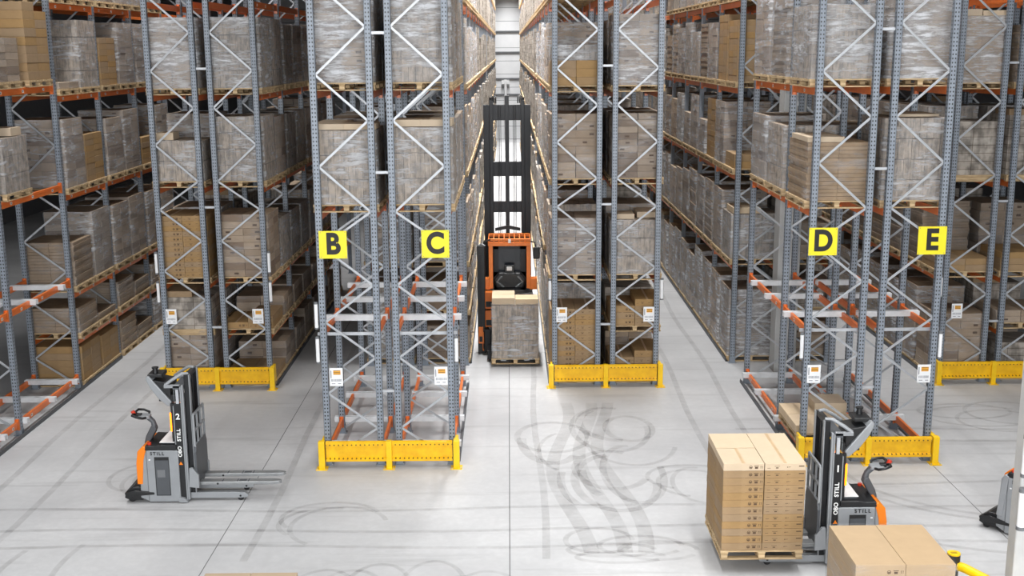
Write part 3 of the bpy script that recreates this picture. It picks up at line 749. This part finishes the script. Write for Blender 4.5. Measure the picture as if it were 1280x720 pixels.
acol(4, 1, 'boards', 1.05, wrap='film_thin'); acol(5, 1, 'layers', 1.6); acol(6, 1, 'layers', 1.55); acol(7, 1, 'layers', 1.6); acol(8, 1, 'layers', 1.55); acol(9, 1, 'layers', 1.5)
acol(4, 'm', 'boards', .6, wrap='film_thin'); acol(5, 'm', 'boards', .15, wrap='film_thin'); acol(6, 'm', 'boards', .65, wrap='film_thin'); acol(7, 'm', 'boards', .4, wrap='film_thin'); acol(8, 'm', 'boards', .6); acol(9, 'm', 'layers', .7)
put_cartons('A', 4, 0, [5, 5], .17, axis='y', wtot=1.22, d=1.18, prints=(3, 3)); put_cartons('A', 5, 0, [5, 5], .155, axis='y', wtot=1.22, d=1.18, prints=(3, 3)); acol(6, 0, 'boards', .8, wrap='film_thin'); acol(7, 0, 'boards', .35, wrap='film_thin'); acol(8, 0, 'layers', .8, wrap='film_heavy'); acol(9, 0, 'layers', .7)
for n in range(4, 10): acol(n, 4, 'layers', 1.4)
# row behind D
dm3 = [('c', 1.5), ('c', 1.65), ('film', 1.5), ('film_thin', 1.5), ('film', 1.1), ('film', 1.6)]
put_cartons('Dm', 0, 3, [10, 10], .15, axis='y', wtot=1.2, d=1.15, prints=(3, 3)); put_cartons('Dm', 1, 3, [9, 9], .185, axis='y', wtot=1.2, d=1.15, prints=(3, 3))
put('Dm', 2, 3, 'layers', 1.5, 'film'); put('Dm', 3, 3, 'boards', 1.5, 'film_thin'); put('Dm', 4, 3, 'ribbed', 1.3); put('Dm', 5, 3, 'ribbed', 1.6)
put_cartons('Dm', 0, 2, [2, 2], .18, axis='y', wtot=1.2, d=1.15, prints=(3, 3)); put('Dm', 1, 2, 'layers', 1.6, 'film'); put_cartons('Dm', 2, 2, [11, 11], .145, axis='y', wtot=1.2, d=1.15, prints=(3, 3)); put('Dm', 3, 2, 'layers', .95, 'film_heavy'); put('Dm', 4, 2, 'layers', 1.6, 'film'); put('Dm', 5, 2, 'layers', 1.0, 'film')
put('Dm', 0, 1, 'ribbed', 1.15, 'film', [(-.2, -.1, .7, .9, .15)])
for n in range(1, 6): put('Dm', n, 1, 'layers' if n % 2 else 'boards', [0, 1.6, 1.65, 1.6, 1.65, 1.5][n], 'film')
for n in range(0, 9): put('Dm', n, 0, 'layers', [1.75, 1.85, 1.9, 2.0, 1.6, 1.75, 1.9, 1.8, 1.7][n], 'film_heavy')
for n in range(0, 6): put('Dm', n, 4, 'layers', 1.4)
# rack behind sign E
put('6L', 0, 3, 'boards', 1.5, 'film_heavy', [(-.3, 0, .58, 1.1, .15), (.3, 0, .58, 1.1, .12)]); put('6R', 0, 3, 'boards', 1.3, 'film_thin')
put('6L', 1, 2, 'ribbed', 1.55); put('6R', 1, 2, 'ribbed', 1.55)
put_cartons('6L', 0, 1, [2, 2], .15, prints=(3, 3)); put('6L', 1, 1, 'boards', 1.5, 'film_thin'); put_cartons('6R', 0, 1, [3, 3], .15, prints=(3, 3)); put('6R', 1, 1, 'layers', 1.45, 'film_thin')
put('6L', 0, 0, 'layers', 1.5, 'film_thin'); put('6R', 0, 'm', 'layers', .3, 'film_thin'); put('6R', 1, 0, 'layers', .9, 'film_thin')
for n in range(1, 7): put('6L', n, 0, 'layers', [0, 1.9, 1.8, 1.9, 2.0, 1.8, 1.9][n], 'film')
for n in range(2, 7): put('6L', n, 1, 'boards', [0, 0, 1.5, 1.3, 1.55, 1.4, 1.5][n], 'film_thin'); put('6L', n, 2, 'layers', 1.5, 'film'); put('6L', n, 3, 'layers', 1.5, 'film')
put('6L', 1, 3, 'layers', 1.5)
# column gap rows behind E
put('Em', 0, 1, 'layers', .9, 'film_thin'); put('Em', 0, 3, 'layers', 1.5); put('Em', 0, 2, 'layers', 1.0, 'film_thin'); put('Em', 0, 0, 'layers', .9, 'film_thin')
# lit aisle faces
put('Cm', 0, 1, 'layers', 1.5, 'film'); put('Cm', 0, 'm', 'layers', .75, 'film_thin'); put('Cm', 0, 0, 'layers', .85, 'film_thin'); put('Cm', 0, 2, 'layers', 1.6, 'film'); put('Cm', 0, 3, 'ribbed', 1.6, 'film')
stuffL, stuffP = MB(), MB()
def far(rn, n, lv, h, ymax):
    r = rows[rn]; y = slot_y(rn, n); x = r.x+r.side*.02; z = level_z(rn, lv, n)
    w = R.uniform(1.08, 1.24); d = R.uniform(1.0, 1.28); ox = r.side*R.uniform(-.02, .04)
    stuffL.box(x+ox-w/2, x+ox+w/2, y-d/2, y+d/2, z+PH, z+PH+h, 'farload')
    if R.random() < .3: stuffL.box(x+ox-w/2, x+ox+w*.1, y-d/2+.05, y+d*.3, z+PH+h, z+PH+h+.14, 'carton')
    for yy in (-.57, 0, .57): stuffP.box(x-.63, x+.63, y+yy-.06, y+yy+.06, z, z+PH-.03, 'wood')
    stuffP.box(x-.63, x+.63, y-.64, y+.64, z+PH-.03, z+PH, 'wood')
def face(rn, nmax, levels, indiv):
    for n in range(nmax):
        for lv in levels:
            if (rn, n, lv) in used: continue
            top = {0: .95 if 'm' in levels else 2.1, 'm': .85}.get(lv, 1.65)
            h = top*R.uniform(.72, 1.0)
            if R.random() < .04: continue
            if slot_y(rn, n) < indiv: put(rn, n, lv, R.choice(['layers', 'layers', 'ribbed', 'boards']), h, R.choice(['film', 'film', 'film_heavy', 'film_thin']), det=False)
            else: far(rn, n, lv, h, 0)
face('Cm', 2*FARN, (0, 'm', 1, 2, 3, 4, 5), 40.); face('4L', 2*FARN, (0, 1, 2, 3, 4, 5), 39.)
face('Dm', 26, (0, 1, 2, 3, 4), 41.)
face('6L', 12, (0, 1, 2, 3), 10.)
for rn, nn in (('4R', 8), ('Em', 6), ('6R', 6), ('2L', 4)):
    face(rn, nn, (0, 'm', 1, 2, 3), 10.)
for nm, q, lab in (('wrapped_loads', stuffL, 'distant wrapped loads filling the far ends of all the rack rows'), ('far_pallets', stuffP, 'distant wooden pallets under the far loads of the rack rows')):
    o = link(nm, q.mesh(nm)); o['kind'] = 'stuff'; o['label'] = lab; o['category'] = 'pallet load' if q is stuffL else 'pallet'

# ------------------------------------------------------------------ foreground pallets of cartons
px, py, pz = 3.85, 17.11, .25
pallet(px, py, pz, 'clean wooden pallet carried on the forks of stacker 1', 1.27, 1.42, True)
LH = .1175
for i in range(12):
    z = pz+PH+.002+i*LH; n = 11-i; pos = 'top layer' if n == 0 else ORD[n]+'-from-top layer'
    for (dx, dy, w, d, pr, nm, wh) in ((-.315, -.355, .618, .68, 1, 'a', 'front left'), (-.315, .355, .618, .68, 3, 'b', 'rear left'), (.315, 0, .622, 1.39, 2, 'c', 'right, long')):
        carton(px+dx+R.uniform(-.003, .003), py+dy+R.uniform(-.003, .003), z, w, d, LH-.002, pr, 'brown printed carton, %s, %s, on stacker 1 pallet' % (pos, wh), 'cartons on stacker 1', 'cartonlt' if n == 0 else 'carton')  # top layer in paler board, standing in for light from above
px, py = 5.04, 14.19
pallet(px, py, 0, 'wooden pallet under the low wrapped cartons in front of stacker 1', 1.27, 1.27, True)
nl = 7; hh = (1.5-PH)/nl
for i in range(nl):
    n = nl-1-i; pos = 'top layer' if n == 0 else ORD[n]+'-from-top layer'
    for s, wh in ((-1, 'left'), (1, 'right')):
        carton(px+s*.322, py+R.uniform(-.003, .003), PH+.002+i*hh, .638, 1.25, hh-.002, 4 if s < 0 else 3, 'pale carton, %s, %s half, stack in front of stacker 1' % (pos, wh), 'cartons in front of stacker 1', 'palecarton')
o = thing('stretch_film', 'clear film wrapped round the carton stack in front of stacker 1', 'film', (px, py, PH), data=film_mesh(1.29, 1.27, 1.36, 'film_thin', 4))
px, py = -3.62, 14.1
pallet(px, py, 0, 'wooden pallet at the bottom edge, left of the aisle joint', 1.27, 1.27, True)
for i in range(5):
    n = 4-i; pos = 'top layer' if n == 0 else ORD[n]+'-from-top layer'
    for s, wh in ((-1, 'left'), (1, 'right')):
        carton(px+s*.322, py, PH+.002+i*.149, .638, 1.3, .147, 3, 'pale carton, %s, %s half, stack at the bottom edge' % (pos, wh), 'cartons at the bottom edge', 'palecarton')

# ------------------------------------------------------------------ pedestrian stackers
def stacker(num, label, loc, rz, cw=.39, tiller=(0, 0, 0)):
    t = thing('pallet_stacker', label, 'stacker truck', loc, rz)
    def pt(name, q, lab=None, parent=None, loc=(0, 0, 0)): return part(name, q, parent or t, loc, lab)
    # chassis: battery body, motor hood
    q = MB(); q.prism([(.46, .03), (1.03, .03), (1.03, .985), (.99, 1.0), (.46, 1.0)], -.4, .4, 'grey', c=.012)
    q.box(1.0, 1.13, -.36, .36, .02, .5, 'dgrey'); q.prism([(1.0, .02), (1.16, .02), (1.1, .1), (1.0, .12)], -.42, .42, 'grey')
    body = pt('body', q)
    for s in (-1, 1):
        q = MB(); y = s*.4
        q.box(.60, .86, y-.006, y+.006, .15, .88, 'black'); q.box(.615, .85, y-.009, y+.009, .165, .82, 'dgrey')
        q.box(.64, .78, y-.011, y+.011, .5, .64, 'capgrey'); q.box(.5, .53, y-.011, y+.011, .82, .84, 'white')
        pt('battery_panel', q, 'dark recessed side panel', body)
        tm = text_mesh('STILL', .085, 'ink', .002, .0015, 1.35)
        o = pt('lettering', tm, 'dark brand lettering', body, (.66, s*.4125, .945)); o.rotation_euler = (0, 0, 0 if s < 0 else math.pi)
    q = MB(); q.prism([(.3, .1), (.455, .03), (.455, 1.0), (.4, 1.03), (.33, .95)], -.38, .38, 'grey', c=.02); hood = pt('hood', q)
    q = MB(); q.prism([(.26, .36), (.36, .36), (.40, .8), (.47, 1.06), (.40, 1.08), (.30, .98), (.265, .75)], -cw, cw, 'torange', c=.015); pt('orange_cover', q, 'orange rear cover')
    if cw < .3:
        q = MB()
        for s in (-1, 1): q.prism([(.3, .3), (.4, .3), (.47, 1.02), (.4, 1.04), (.36, .98)], *sorted((s*.2, s*.4)), 'grey', c=.015)
        pt('hood_cheek', q)
    # top console
    q = MB(); q.prism([(.42, 1.0), (1.0, 1.0), (1.0, 1.1), (.72, 1.1), (.6, 1.08), (.45, 1.09)], -.39, .39, 'black', c=.01)
    q.box(.72, .98, -.3, .28, 1.1, 1.12, 'dgrey'); con = pt('console', q)
    q = MB(); q.box(.7, .97, -.36, .3, 1.121, 1.128, 'paper'); pt('document_sheet', q, 'white paper in the console tray', con, (0, 0, .014))
    q = MB(); q.cyl((.5, -.3, 1.08), (.5, -.3, 1.12), .035, 'red', 12); pt('emergency_button', q, 'red button', con)
    # platform
    q = MB(); q.prism([(0, .09), (.1, .05), (.34, .05), (.34, .3), (.16, .3), (.03, .2)], -.36, .36, 'black', c=.015)
    q.prism([(.02, .2), (.2, .25), (.56, .21), (.56, .17), (.2, .14), (.05, .11)], -.41, .41, 'black', c=.008); plat = pt('platform', q)
    q = MB(); q.cyl((.13, -.33, .07), (.13, -.26, .07), .065, 'rubber', 18); q.cyl((.13, .26, .07), (.13, .33, .07), .065, 'rubber', 18); pt('castor', q, None, plat)
    q = MB(); q.cyl((.6, -.09, .115), (.6, .09, .115), .115, 'rubber', 20); pt('drive_wheel', q)
    # tiller
    q = MB(); q.prism([(.33, 1.02), (.44, 1.05), (.57, 1.28), (.55, 1.36), (.48, 1.36), (.37, 1.16)], -.07, .07, 'dgrey', c=.02)
    q.tube([(.52, 0, 1.33), (.5, 0, 1.42), (.42, 0, 1.5)], [.055, .045, .05], 'dgrey', 12); til = pt('tiller_arm', q, None, None, tiller)
    q = MB(); q.prism([(.46, -.07), (.46, .07), (.33, .13), (.25, .1), (.25, -.1), (.33, -.13)], 1.485, 1.545, 'grey', 'z', Matrix.Translation((0, 0, 0)), c=.015)
    q.box(.2, .3, -.05, .05, 1.5, 1.57, 'black', c=.01); q.cyl((.17, 0, 1.55), (.14, 0, 1.62), .035, 'red', 12); hd = pt('tiller_head', q, None, til)
    for s in (-1, 1):
        q = MB(); q.tube([(.4, s*.1, 1.52), (.38, s*.2, 1.54), (.28, s*.23, 1.57), (.19, s*.19, 1.59), (.17, s*.08, 1.58), (.2, s*.03, 1.56)], .022, 'black', 10); pt('handle_loop', q, None, til)
    # mast: outer channels, inner channels, cross heads, cylinders, chains
    for s in (-1, 1):
        y = s*.33
        q = MB(); q.box(1.0, 1.13, y-.035, y+.035, .05, 1.86, 'black', c=.004); q.box(.985, 1.0, y-.03, y+.03, .05, 1.82, 'grey'); q.box(1.13, 1.15, y-.04, y+.04, .05, 2.17, 'grey'); q.box(1.152, 1.186, y-.03, y+.03, .05, 2.2, 'grey', c=.004)
        q.box(1.05, 1.1, y-.03, y+.03, 1.8, 2.12, 'zinc'); pt('outer_mast', q)
        q = MB(); q.box(1.19, 1.28, y*.78-.03, y*.78+.03, .12, 2.37, 'matblack', c=.004); q.box(1.275, 1.29, y*.78-.035, y*.78+.035, .12, 2.37, 'grey'); pt('inner_mast', q)
        if s < 0 or True:
            yy = y+s*.0375
            o = pt('mast_lettering', text_mesh('STILL', .09, 'labelwhite', .003, .001, 1.15), 'white brand lettering', None, (1.064, yy, 1.28)); o.rotation_euler = (0, -math.pi/2, 0) if s < 0 else (0, math.pi/2*1, math.pi)
            if s > 0: o.rotation_euler = Matrix.Rotation(math.pi, 4, 'Z').to_3x3().to_4x4().__matmul__(Matrix.Rotation(-math.pi/2, 4, 'Y')).to_euler()
            rot = o.rotation_euler.copy()
            o = pt('mast_lettering', text_mesh('OBO', .09, 'labelwhite', .003, .001, 1.05), 'pale model lettering', None, (1.064, yy, .97)); o.rotation_euler = rot
            q = MB(); q.prism([(1.03, .72), (1.1, .72), (1.064, .78)], yy-.001 if s > 0 else yy-.002, yy+.002 if s > 0 else yy+.001, 'torange'); pt('mast_arrow', q, 'orange arrow mark')
            o = pt('number', text_mesh(num, .15, 'labelwhite', .004, .001), 'white truck number', None, (1.064, yy, 1.62)); o.rotation_euler = (0, 0, 0 if s < 0 else math.pi)
    q = MB(); q.box(1.0, 1.18, -.33, .33, 2.11, 2.18, 'dgrey'); q.box(1.0, 1.2, -.33, .33, .2, .3, 'dgrey'); q.box(1.19, 1.27, -.24, .24, 2.3, 2.37, 'black'); q.box(1.19, 1.27, -.24, .24, 1.2, 1.28, 'black'); pt('mast_crosshead', q)
    q = MB(); q.cyl((1.18, 0, .15), (1.18, 0, 2.1), .045, 'black', 14)
    for s in (-1, 1): q.cyl((1.23, s*.1, .5), (1.23, s*.1, 2.3), .014, 'black', 8)
    pt('lift_cylinder', q)
    q = MB(); q.box(.99, 1.005, -.29, .29, .95, 2.15, 'glass'); pt('mast_guard', q, 'clear guard panel')
    # bracket from the mast head down to the display pod
    for s in (-1, 1):
        q = MB(); q.tube([(1.25, s*.2, 2.37), (1.15, s*.24, 2.38), (.98, s*.28, 2.28), (.86, s*.3, 2.19)], .03, 'grey', 10); q.box(.84, 1.12, s*.3-.03, s*.3+.03, 2.14, 2.2, 'grey', c=.006); pt('pod_bracket', q)
    q = MB(); q.prism([(.5, 2.32), (.55, 2.34), (.66, 2.2), (.93, 1.86), (.92, 1.77), (.86, 1.77), (.7, 1.92), (.56, 2.12), (.5, 2.26)], -.24, .24, 'grey', c=.015); pod = pt('pod_shell', q)
    q = MB(); q.prism([(.6, 2.26), (.92, 2.2), (.92, 1.92)], -.22, .22, 'black', c=.01); q.box(.7, .98, -.2, .2, 1.86, 1.98, 'black'); pt('pod_core', q)
    q = MB(); q.box(.52, .78, -.2, .14, 2.3, 2.36, 'black', c=.012); q.cyl((.64, -.1, 2.36), (.64, -.1, 2.45), .05, 'black', 16, .04); q.cyl((.64, -.1, 2.45), (.64, -.1, 2.47), .06, 'black', 16); pt('sensor_dome', q, 'black sensor dome')
    for s in (-1, 1):
        q = MB(); q.box(.93, .985, s*.3-.02, s*.3+.02, 1.0, 1.85, 'black'); q.box(.905, .94, s*.3-.022, s*.3+.022, 1.33, 1.68, 'glow', c=.006); pt('signal_strip', q, 'glowing amber light strip')
    # carriage and load guard
    q = MB(); q.prism([(-.34, .3), (.34, .3), (.37, .42), (.37, .95), (.3, 1.08), (-.3, 1.08), (-.37, .95), (-.37, .42)], 1.31, 1.35, 'dgrey', 'x')
    q.box(1.26, 1.32, -.18, .18, .3, 1.0, 'black')
    for s in (-1, 1): q.prism([(1.19, .3), (1.37, .28), (1.37, .52), (1.27, .66), (1.21, .66)], s*.36-.03, s*.36+.03, 'grey', c=.006)
    pt('fork_carriage', q)
    q = MB(); zs = [1.06, 1.34, 1.64]
    for z in zs: q.box(1.31, 1.345, -.33, .33, z-.02, z+.025, 'grey', c=.005)
    for y in (-.33, -.11, .11, .33): q.box(1.31, 1.345, y-.02, y+.02, 1.06, 1.64, 'grey', c=.005)
    pt('load_guard', q, 'grey load guard grille')
    for s in (-1, 1):
        y = s*.205
        q = MB(); pts = [(1.3, -.085), (2.68, -.085), (2.79, -.05), (2.83, 0), (2.79, .05), (2.68, .085), (1.3, .085)]
        q.prism([(a, b+y) for a, b in pts], .3, .36, 'steelbright', 'z', c=.008)
        for xx, w in ((1.75, .02), (2.02, .02), (2.22, .02)): q.box(xx, xx+w, y-.07, y+.07, .3602, .361, 'dgrey')
        q.box(2.06, 2.19, y-.045, y+.045, .3602, .361, 'dgrey'); q.cyl((1.68, y-.088, .325), (1.68, y-.08, .325), .02, 'black', 10); pt('fork', q)
        y = s*.24
        q = MB(); q.prism([(1.1, .05), (2.08, .05), (2.2, .06), (2.22, .1), (2.16, .15), (2.0, .16), (1.1, .16)], y-.05, y+.05, 'grey', c=.006); leg = pt('support_leg', q)
        q = MB(); q.cyl((2.08, y-.04, .055), (2.08, y+.04, .055), .055, 'rubber', 16); q.cyl((2.08, y-.056, .09), (2.08, y+.056, .09), .018, 'black', 10); pt('load_roller', q, None, leg)
    return t
stacker('2', 'grey and orange pedestrian stacker with number 2, empty forks, on open floor', (-7.0, 19.85, 0), 0.)
stacker('1', 'grey and orange pedestrian stacker with number 1, carrying tall carton pallet', (6.1, 17.02, 0), math.pi)
stacker('3', 'grey pedestrian stacker mostly hidden behind the concrete column', (8.2, 18.42, 0), math.radians(-48), .2, (.33, 0, -.12))

# ------------------------------------------------------------------ reach truck in the aisle
def reach_truck():
    t = thing('reach_truck', 'black and orange reach truck with tall mast carrying a pallet down the aisle', 'reach truck', (0, 0, 0))
    def pt(name, q, lab=None, parent=None): return part(name, q, parent or t, (0, 0, 0), lab)
    y0 = 29.75
    q = MB(); q.box(-.62, .62, y0+.1, y0+1.9, .12, 1.55, 'matblack', c=.04); q.box(-.64, .64, y0+.15, y0+1.7, .1, .45, 'torange2', c=.03); ch = pt('chassis', q)
    for x in (-.5, .5):
        q = MB(); q.box(x-.1, x+.1, y0-.95, y0+.3, .06, .3, 'matblack', c=.015); arm = pt('support_arm', q, None, ch)
        q = MB(); q.cyl((x-.06, y0-.8, .13), (x+.06, y0-.8, .13), .13, 'rubber', 18); pt('wheel', q, None, arm)
    # cab: posts, header, roof bars, back panel
    for s in (-1, 1):
        q = MB(); x = s*.5
        q.box(x-.055, x+.055, y0, y0+.1, 1.75, 2.92, 'torange2', c=.01); q.box(s*.62-.1, s*.62+.1, y0+.02, y0+.3, 1.72, 2.02, 'torange2', c=.012); pt('cab_post', q)
        q = MB(); q.box(x-.05, x+.05, y0+1.1, y0+1.2, 1.55, 3.0, 'matblack'); pt('cab_post', q)
    q = MB(); q.box(-.57, .56, y0-.02, y0+.12, 2.9, 3.0, 'torange2', c=.012); q.box(-.57, .56, y0-.02, y0+.05, 3.04, 3.1, 'torange2', c=.008)
    for i in range(9): q.box(-.57+i*.138, -.545+i*.138, y0-.02, y0+1.1, 3.0, 3.06, 'torange2')
    q.box(-.57, .56, y0+1.04, y0+1.14, 2.98, 3.06, 'torange2'); og = pt('overhead_guard', q, 'orange overhead guard')
    q = MB(); q.box(-.035, .035, y0-.03, y0-.018, 2.985, 3.09, 'labelwhite'); pt('headlamp', q, 'pale lamp', og)
    q = MB()
    q.box(-.43, -.3, y0+.55, y0+.62, 1.6, 2.88, 'matblack'); q.box(.28, .43, y0+.55, y0+.62, 1.6, 2.88, 'matblack'); q.box(-.43, .43, y0+.55, y0+.62, 2.72, 2.88, 'matblack'); q.box(-.43, .43, y0+.55, y0+.62, 1.6, 2.1, 'matblack')
    cabf = pt('cab_front', q)
    q = MB(); q.box(-.3, .28, y0+.57, y0+.6, 2.1, 2.72, 'bluedark'); pt('cab_window', q, 'dark cab window', cabf)
    o = pt('lettering', text_mesh('STILL', .085, 'labelwhite', .002, .001, 1.2), 'white brand lettering', cabf); o.location = (0, y0+.545, 2.83)
    q = MB(); q.prism([(-.36, 1.7), (.36, 1.7), (.44, 1.95), (.3, 2.12), (-.3, 2.12), (-.44, 1.95)], y0+.25, y0+.5, 'black', c=.04); q.box(-.08, .06, y0+.3, y0+.34, 2.18, 2.28, 'labelwhite'); q.box(-.14, .12, y0+.33, y0+.4, 2.1, 2.32, 'black', c=.01)
    for s in (-1, 1): q.tube([(s*.16, y0+.22, 1.75), (s*.34, y0+.22, 1.9), (s*.22, y0+.22, 2.04)], .03, 'glass', 8)
    pt('control_desk', q, 'black control desk with screen')
    # left side column, side boxes
    q = MB(); q.box(-.86, -.65, y0-.15, y0+.1, .02, 2.93, 'black', c=.02); q.box(-.8, -.74, y0-.16, y0-.14, .2, 2.7, 'matblack'); q.tube([(-.7, y0, 2.9), (-.66, y0, 3.02), (-.5, y0, 3.08)], .03, 'black', 8); q.tube([(-.86, y0-.05, 2.9), (-.76, y0-.05, 2.98), (-.64, y0-.05, 2.92)], .012, 'zinc', 8); pt('side_mast', q)
    for z0, z1, x0, x1 in ((1.25, 1.7, -.66, -.45), (.75, 1.2, -.66, -.45), (.3, .75, -.84, -.72), (.1, .6, -.74, -.66)):
        q = MB(); q.box(x0, x1, y0-.2, y0+.05, z0, z1, 'torange2', c=.012); q.box(x0+.02, x1-.02, y0-.21, y0-.19, z0+.05, z0+.2, 'matblack'); pt('lift_bracket', q, 'orange bracket')
    q = MB(); q.tube([(-.6, y0-.1, .75), (-.52, y0-.25, .7), (-.55, y0-.25, .5)], .05, 'black', 10); q.box(-.7, -.5, y0-.3, y0-.05, .1, .7, 'matblack', c=.03); pt('turret_head', q)
    # mirror
    q = MB(); q.tube([(.55, y0, 3.02), (.66, y0-.02, 3.0), (.7, y0-.05, 2.86)], .022, 'black', 8); q.box(.62, .8, y0-.1, y0-.04, 2.56, 2.88, 'black', c=.03); pt('mirror', q, 'black wing mirror')
    # tall mast behind the cab
    ym = 31.5
    for s in (-1, 1):
        q = MB(); x = -.045+s*.56
        q.box(x-.085, x+.085, ym, ym+.24, .1, 6.5, 'matblack', c=.008); q.box(x-s*.13-.05, x-s*.13+.05, ym-.06, ym+.16, .3, 6.62, 'matblack', c=.006); q.cyl((x-s*.13, ym+.05, 6.5), (x-s*.13, ym+.05, 6.7), .05, 'black', 12); pt('mast_channel', q)
        q = MB()
        for dx in (.17, .21, .245): q.cyl((-.045+s*dx, ym+.02, 1.5), (-.045+s*dx, ym+.02, 6.5), .009, 'black', 6)
        pt('mast_chain', q)
        q = MB()
        for dx in (0, .05, .1): q.tube([(-.045+s*(.3+dx), ym-.02, 6.55), (-.045+s*(.3+dx), ym-.06, 6.72), (-.045+s*(.3+dx), ym+.1, 6.74), (-.045+s*(.3+dx), ym+.16, 6.6)], .018, 'black', 8)
        pt('hose_guide', q)
    q = MB(); q.box(-.1, .01, ym, ym+.12, 1.5, 6.75, 'matblack', c=.006); pt('mast_cylinder', q)
    for z0, z1 in ((6.08, 6.5), (4.55, 4.95), (3.55, 3.85), (2.7, 2.95)):
        q = MB(); q.box(-.6, .5, ym+.02, ym+.16, z0, z1, 'matblack', c=.01); pt('mast_crossbar', q)
    q = MB()
    for s in (-1, 1): q.prism([(-.045, 3.2), (-.045+s*.35, 3.12), (-.045+s*.35, 3.04), (-.045, 3.1)], ym-.1, ym-.02, 'black')
    pt('mast_yoke', q)
    for s in (-1, 1):
        q = MB(); x = .12+s*.3; q.box(x-.07, x+.07, y0-1.45, y0-.1, .16, .2, 'steelbright', c=.008); q.box(x-.07, x+.07, y0-.14, y0-.08, .16, .9, 'steelbright', c=.008); pt('fork', q)
    return t
reach_truck()
px, py, pz = .13, 28.96, .07
pallet(px, py, pz, 'wooden pallet on the forks of the reach truck', 1.24, 1.3, True)
t = thing('wrapped_load', 'film-wrapped grey carton load with pale top cartons carried by the reach truck', 'pallet load', (px, py, pz+PH+.002))
part('carton_stack', stack_mesh('ribbed', 1.19, 1.26, 1.4, 2), t); part('stretch_film', film_mesh(1.19, 1.26, 1.44, 'film', 5), t)
part('top_carton', top_carton_mesh(.58, .95, .17), t, (-.3, -.12, 1.405), 'pale brown carton, left on top'); part('top_carton', top_carton_mesh(.58, .55, .14), t, (.3, -.33, 1.405), 'pale brown carton, right on top')

# ------------------------------------------------------------------ column fittings and barrier
for i, z in enumerate((2.5, 1.8)):
    q = MB(); q.cyl((0, 0, .03), (0, 0, .55), .055, 'white', 18); q.cyl((0, 0, 0), (0, 0, .05), .06, 'capgrey', 18); q.cyl((0, 0, .53), (0, 0, .58), .06, 'capgrey', 18); q.box(-.02, .02, 0, .09, .1, .48, 'capgrey')
    thing('column_reflector', '%s white reflector tube on the front of the concrete column' % ('upper', 'lower')[i], 'reflector', (6.77, 14.215, [2.42, 1.68][i]), data=q.mesh('column_reflector'))
t = thing('safety_barrier', 'yellow tube barrier with black capped post beside the concrete column', 'barrier', (6.14, 14.77, 0))
q = MB(); q.cyl((0, 0, 0), (0, 0, 1.0), .075, 'black', 22); q.cyl((0, 0, 0), (0, 0, .02), .15, 'black', 22); q.cyl((0, 0, .98), (0, 0, 1.08), .09, 'black', 24); part('post', q, t)
q = MB(); q.cyl((0, 0, 1.08), (0, 0, 1.1), .088, 'yellowplain', 24); q.box(-.045, .045, -.02, -.008, 1.1, 1.102, 'ink'); q.box(-.045, .045, .01, .022, 1.1, 1.102, 'ink'); part('post_cap', q, t, label='yellow cap')
q = MB(); q.tube([(.06, -.05, .92), (.12, -.12, .92), (.5, -.95, .92), (.7, -1.4, .92)], .065, 'yellowplain', 18); part('rail', q, t, label='yellow tube rail')

# ------------------------------------------------------------------ light
w = bpy.data.worlds.new('World'); S.world = w; w.use_nodes = True
w.node_tree.nodes['Background'].inputs[0].default_value = (.8, .86, 1, 1); w.node_tree.nodes['Background'].inputs[1].default_value = .0
def area(name, x, y, z, sx, sy, power, color=(1, 1, 1)):
    l = bpy.data.lights.new(name, 'AREA'); l.shape = 'RECTANGLE'; l.size = sx; l.size_y = sy; l.energy = power; l.color = color
    o = bpy.data.objects.new(name, l); COL.objects.link(o); o.location = (x, y, z); l.spread = math.radians(110); return o
for x, pm, y0, y1 in ((-9.35, 13, -6, 50), (0, 10, -4, 19), (0, 50, 27, 102), (4.6, 12.5, -6, 18), (4.6, 17, 20, 70), (9.3, 12.5, -6, 50)):
    area('aisle_strip_light', x, (y0+y1)/2, 13.3, .4, y1-y0, pm*(y1-y0))
o = area('front_fill_light', -7., -7.7, 8.5, 15., 5., 1800, (.97, .985, 1)); o.rotation_euler = (math.pi/2, 0, 0); o.data.spread = math.pi  # fill added behind the camera to brighten the rack fronts

o = area('front_fill_light', 9., -7.7, 8.5, 12., 5., 1500, (.97, .985, 1)); o.rotation_euler = (math.pi/2, 0, 0); o.data.spread = math.pi  # second added fill, lifts the rack fronts on the right

# ------------------------------------------------------------------ camera
f, tilt, roll, yaw, H = 1428.96, .2065, -.0075, .0019, 8.0
cam = bpy.data.cameras.new('camera'); co = bpy.data.objects.new('camera', cam); COL.objects.link(co); S.camera = co
cam.sensor_width = 36.; cam.lens = 36.*f/1280; cam.clip_end = 300; cam.clip_start = .1
co.location = (0, 0, H)
co.matrix_world = Matrix.Translation((0, 0, H)) @ Matrix.Rotation(-yaw, 4, 'Z') @ Matrix.Rotation(math.pi/2-tilt, 4, 'X') @ Matrix.Rotation(roll, 4, 'Z')

S.view_settings.view_transform = 'Standard'; S.view_settings.look = 'None'; S.view_settings.gamma = 1.; S.view_settings.exposure = 1.3; S.view_settings.use_curve_mapping = False
c = S.cycles
c.use_denoising = True; c.max_bounces = 7; c.diffuse_bounces = 2; c.glossy_bounces = 3; c.transmission_bounces = 4; c.transparent_max_bounces = 40
c.caustics_reflective = False; c.caustics_refractive = False; c.sample_clamp_indirect = 4.
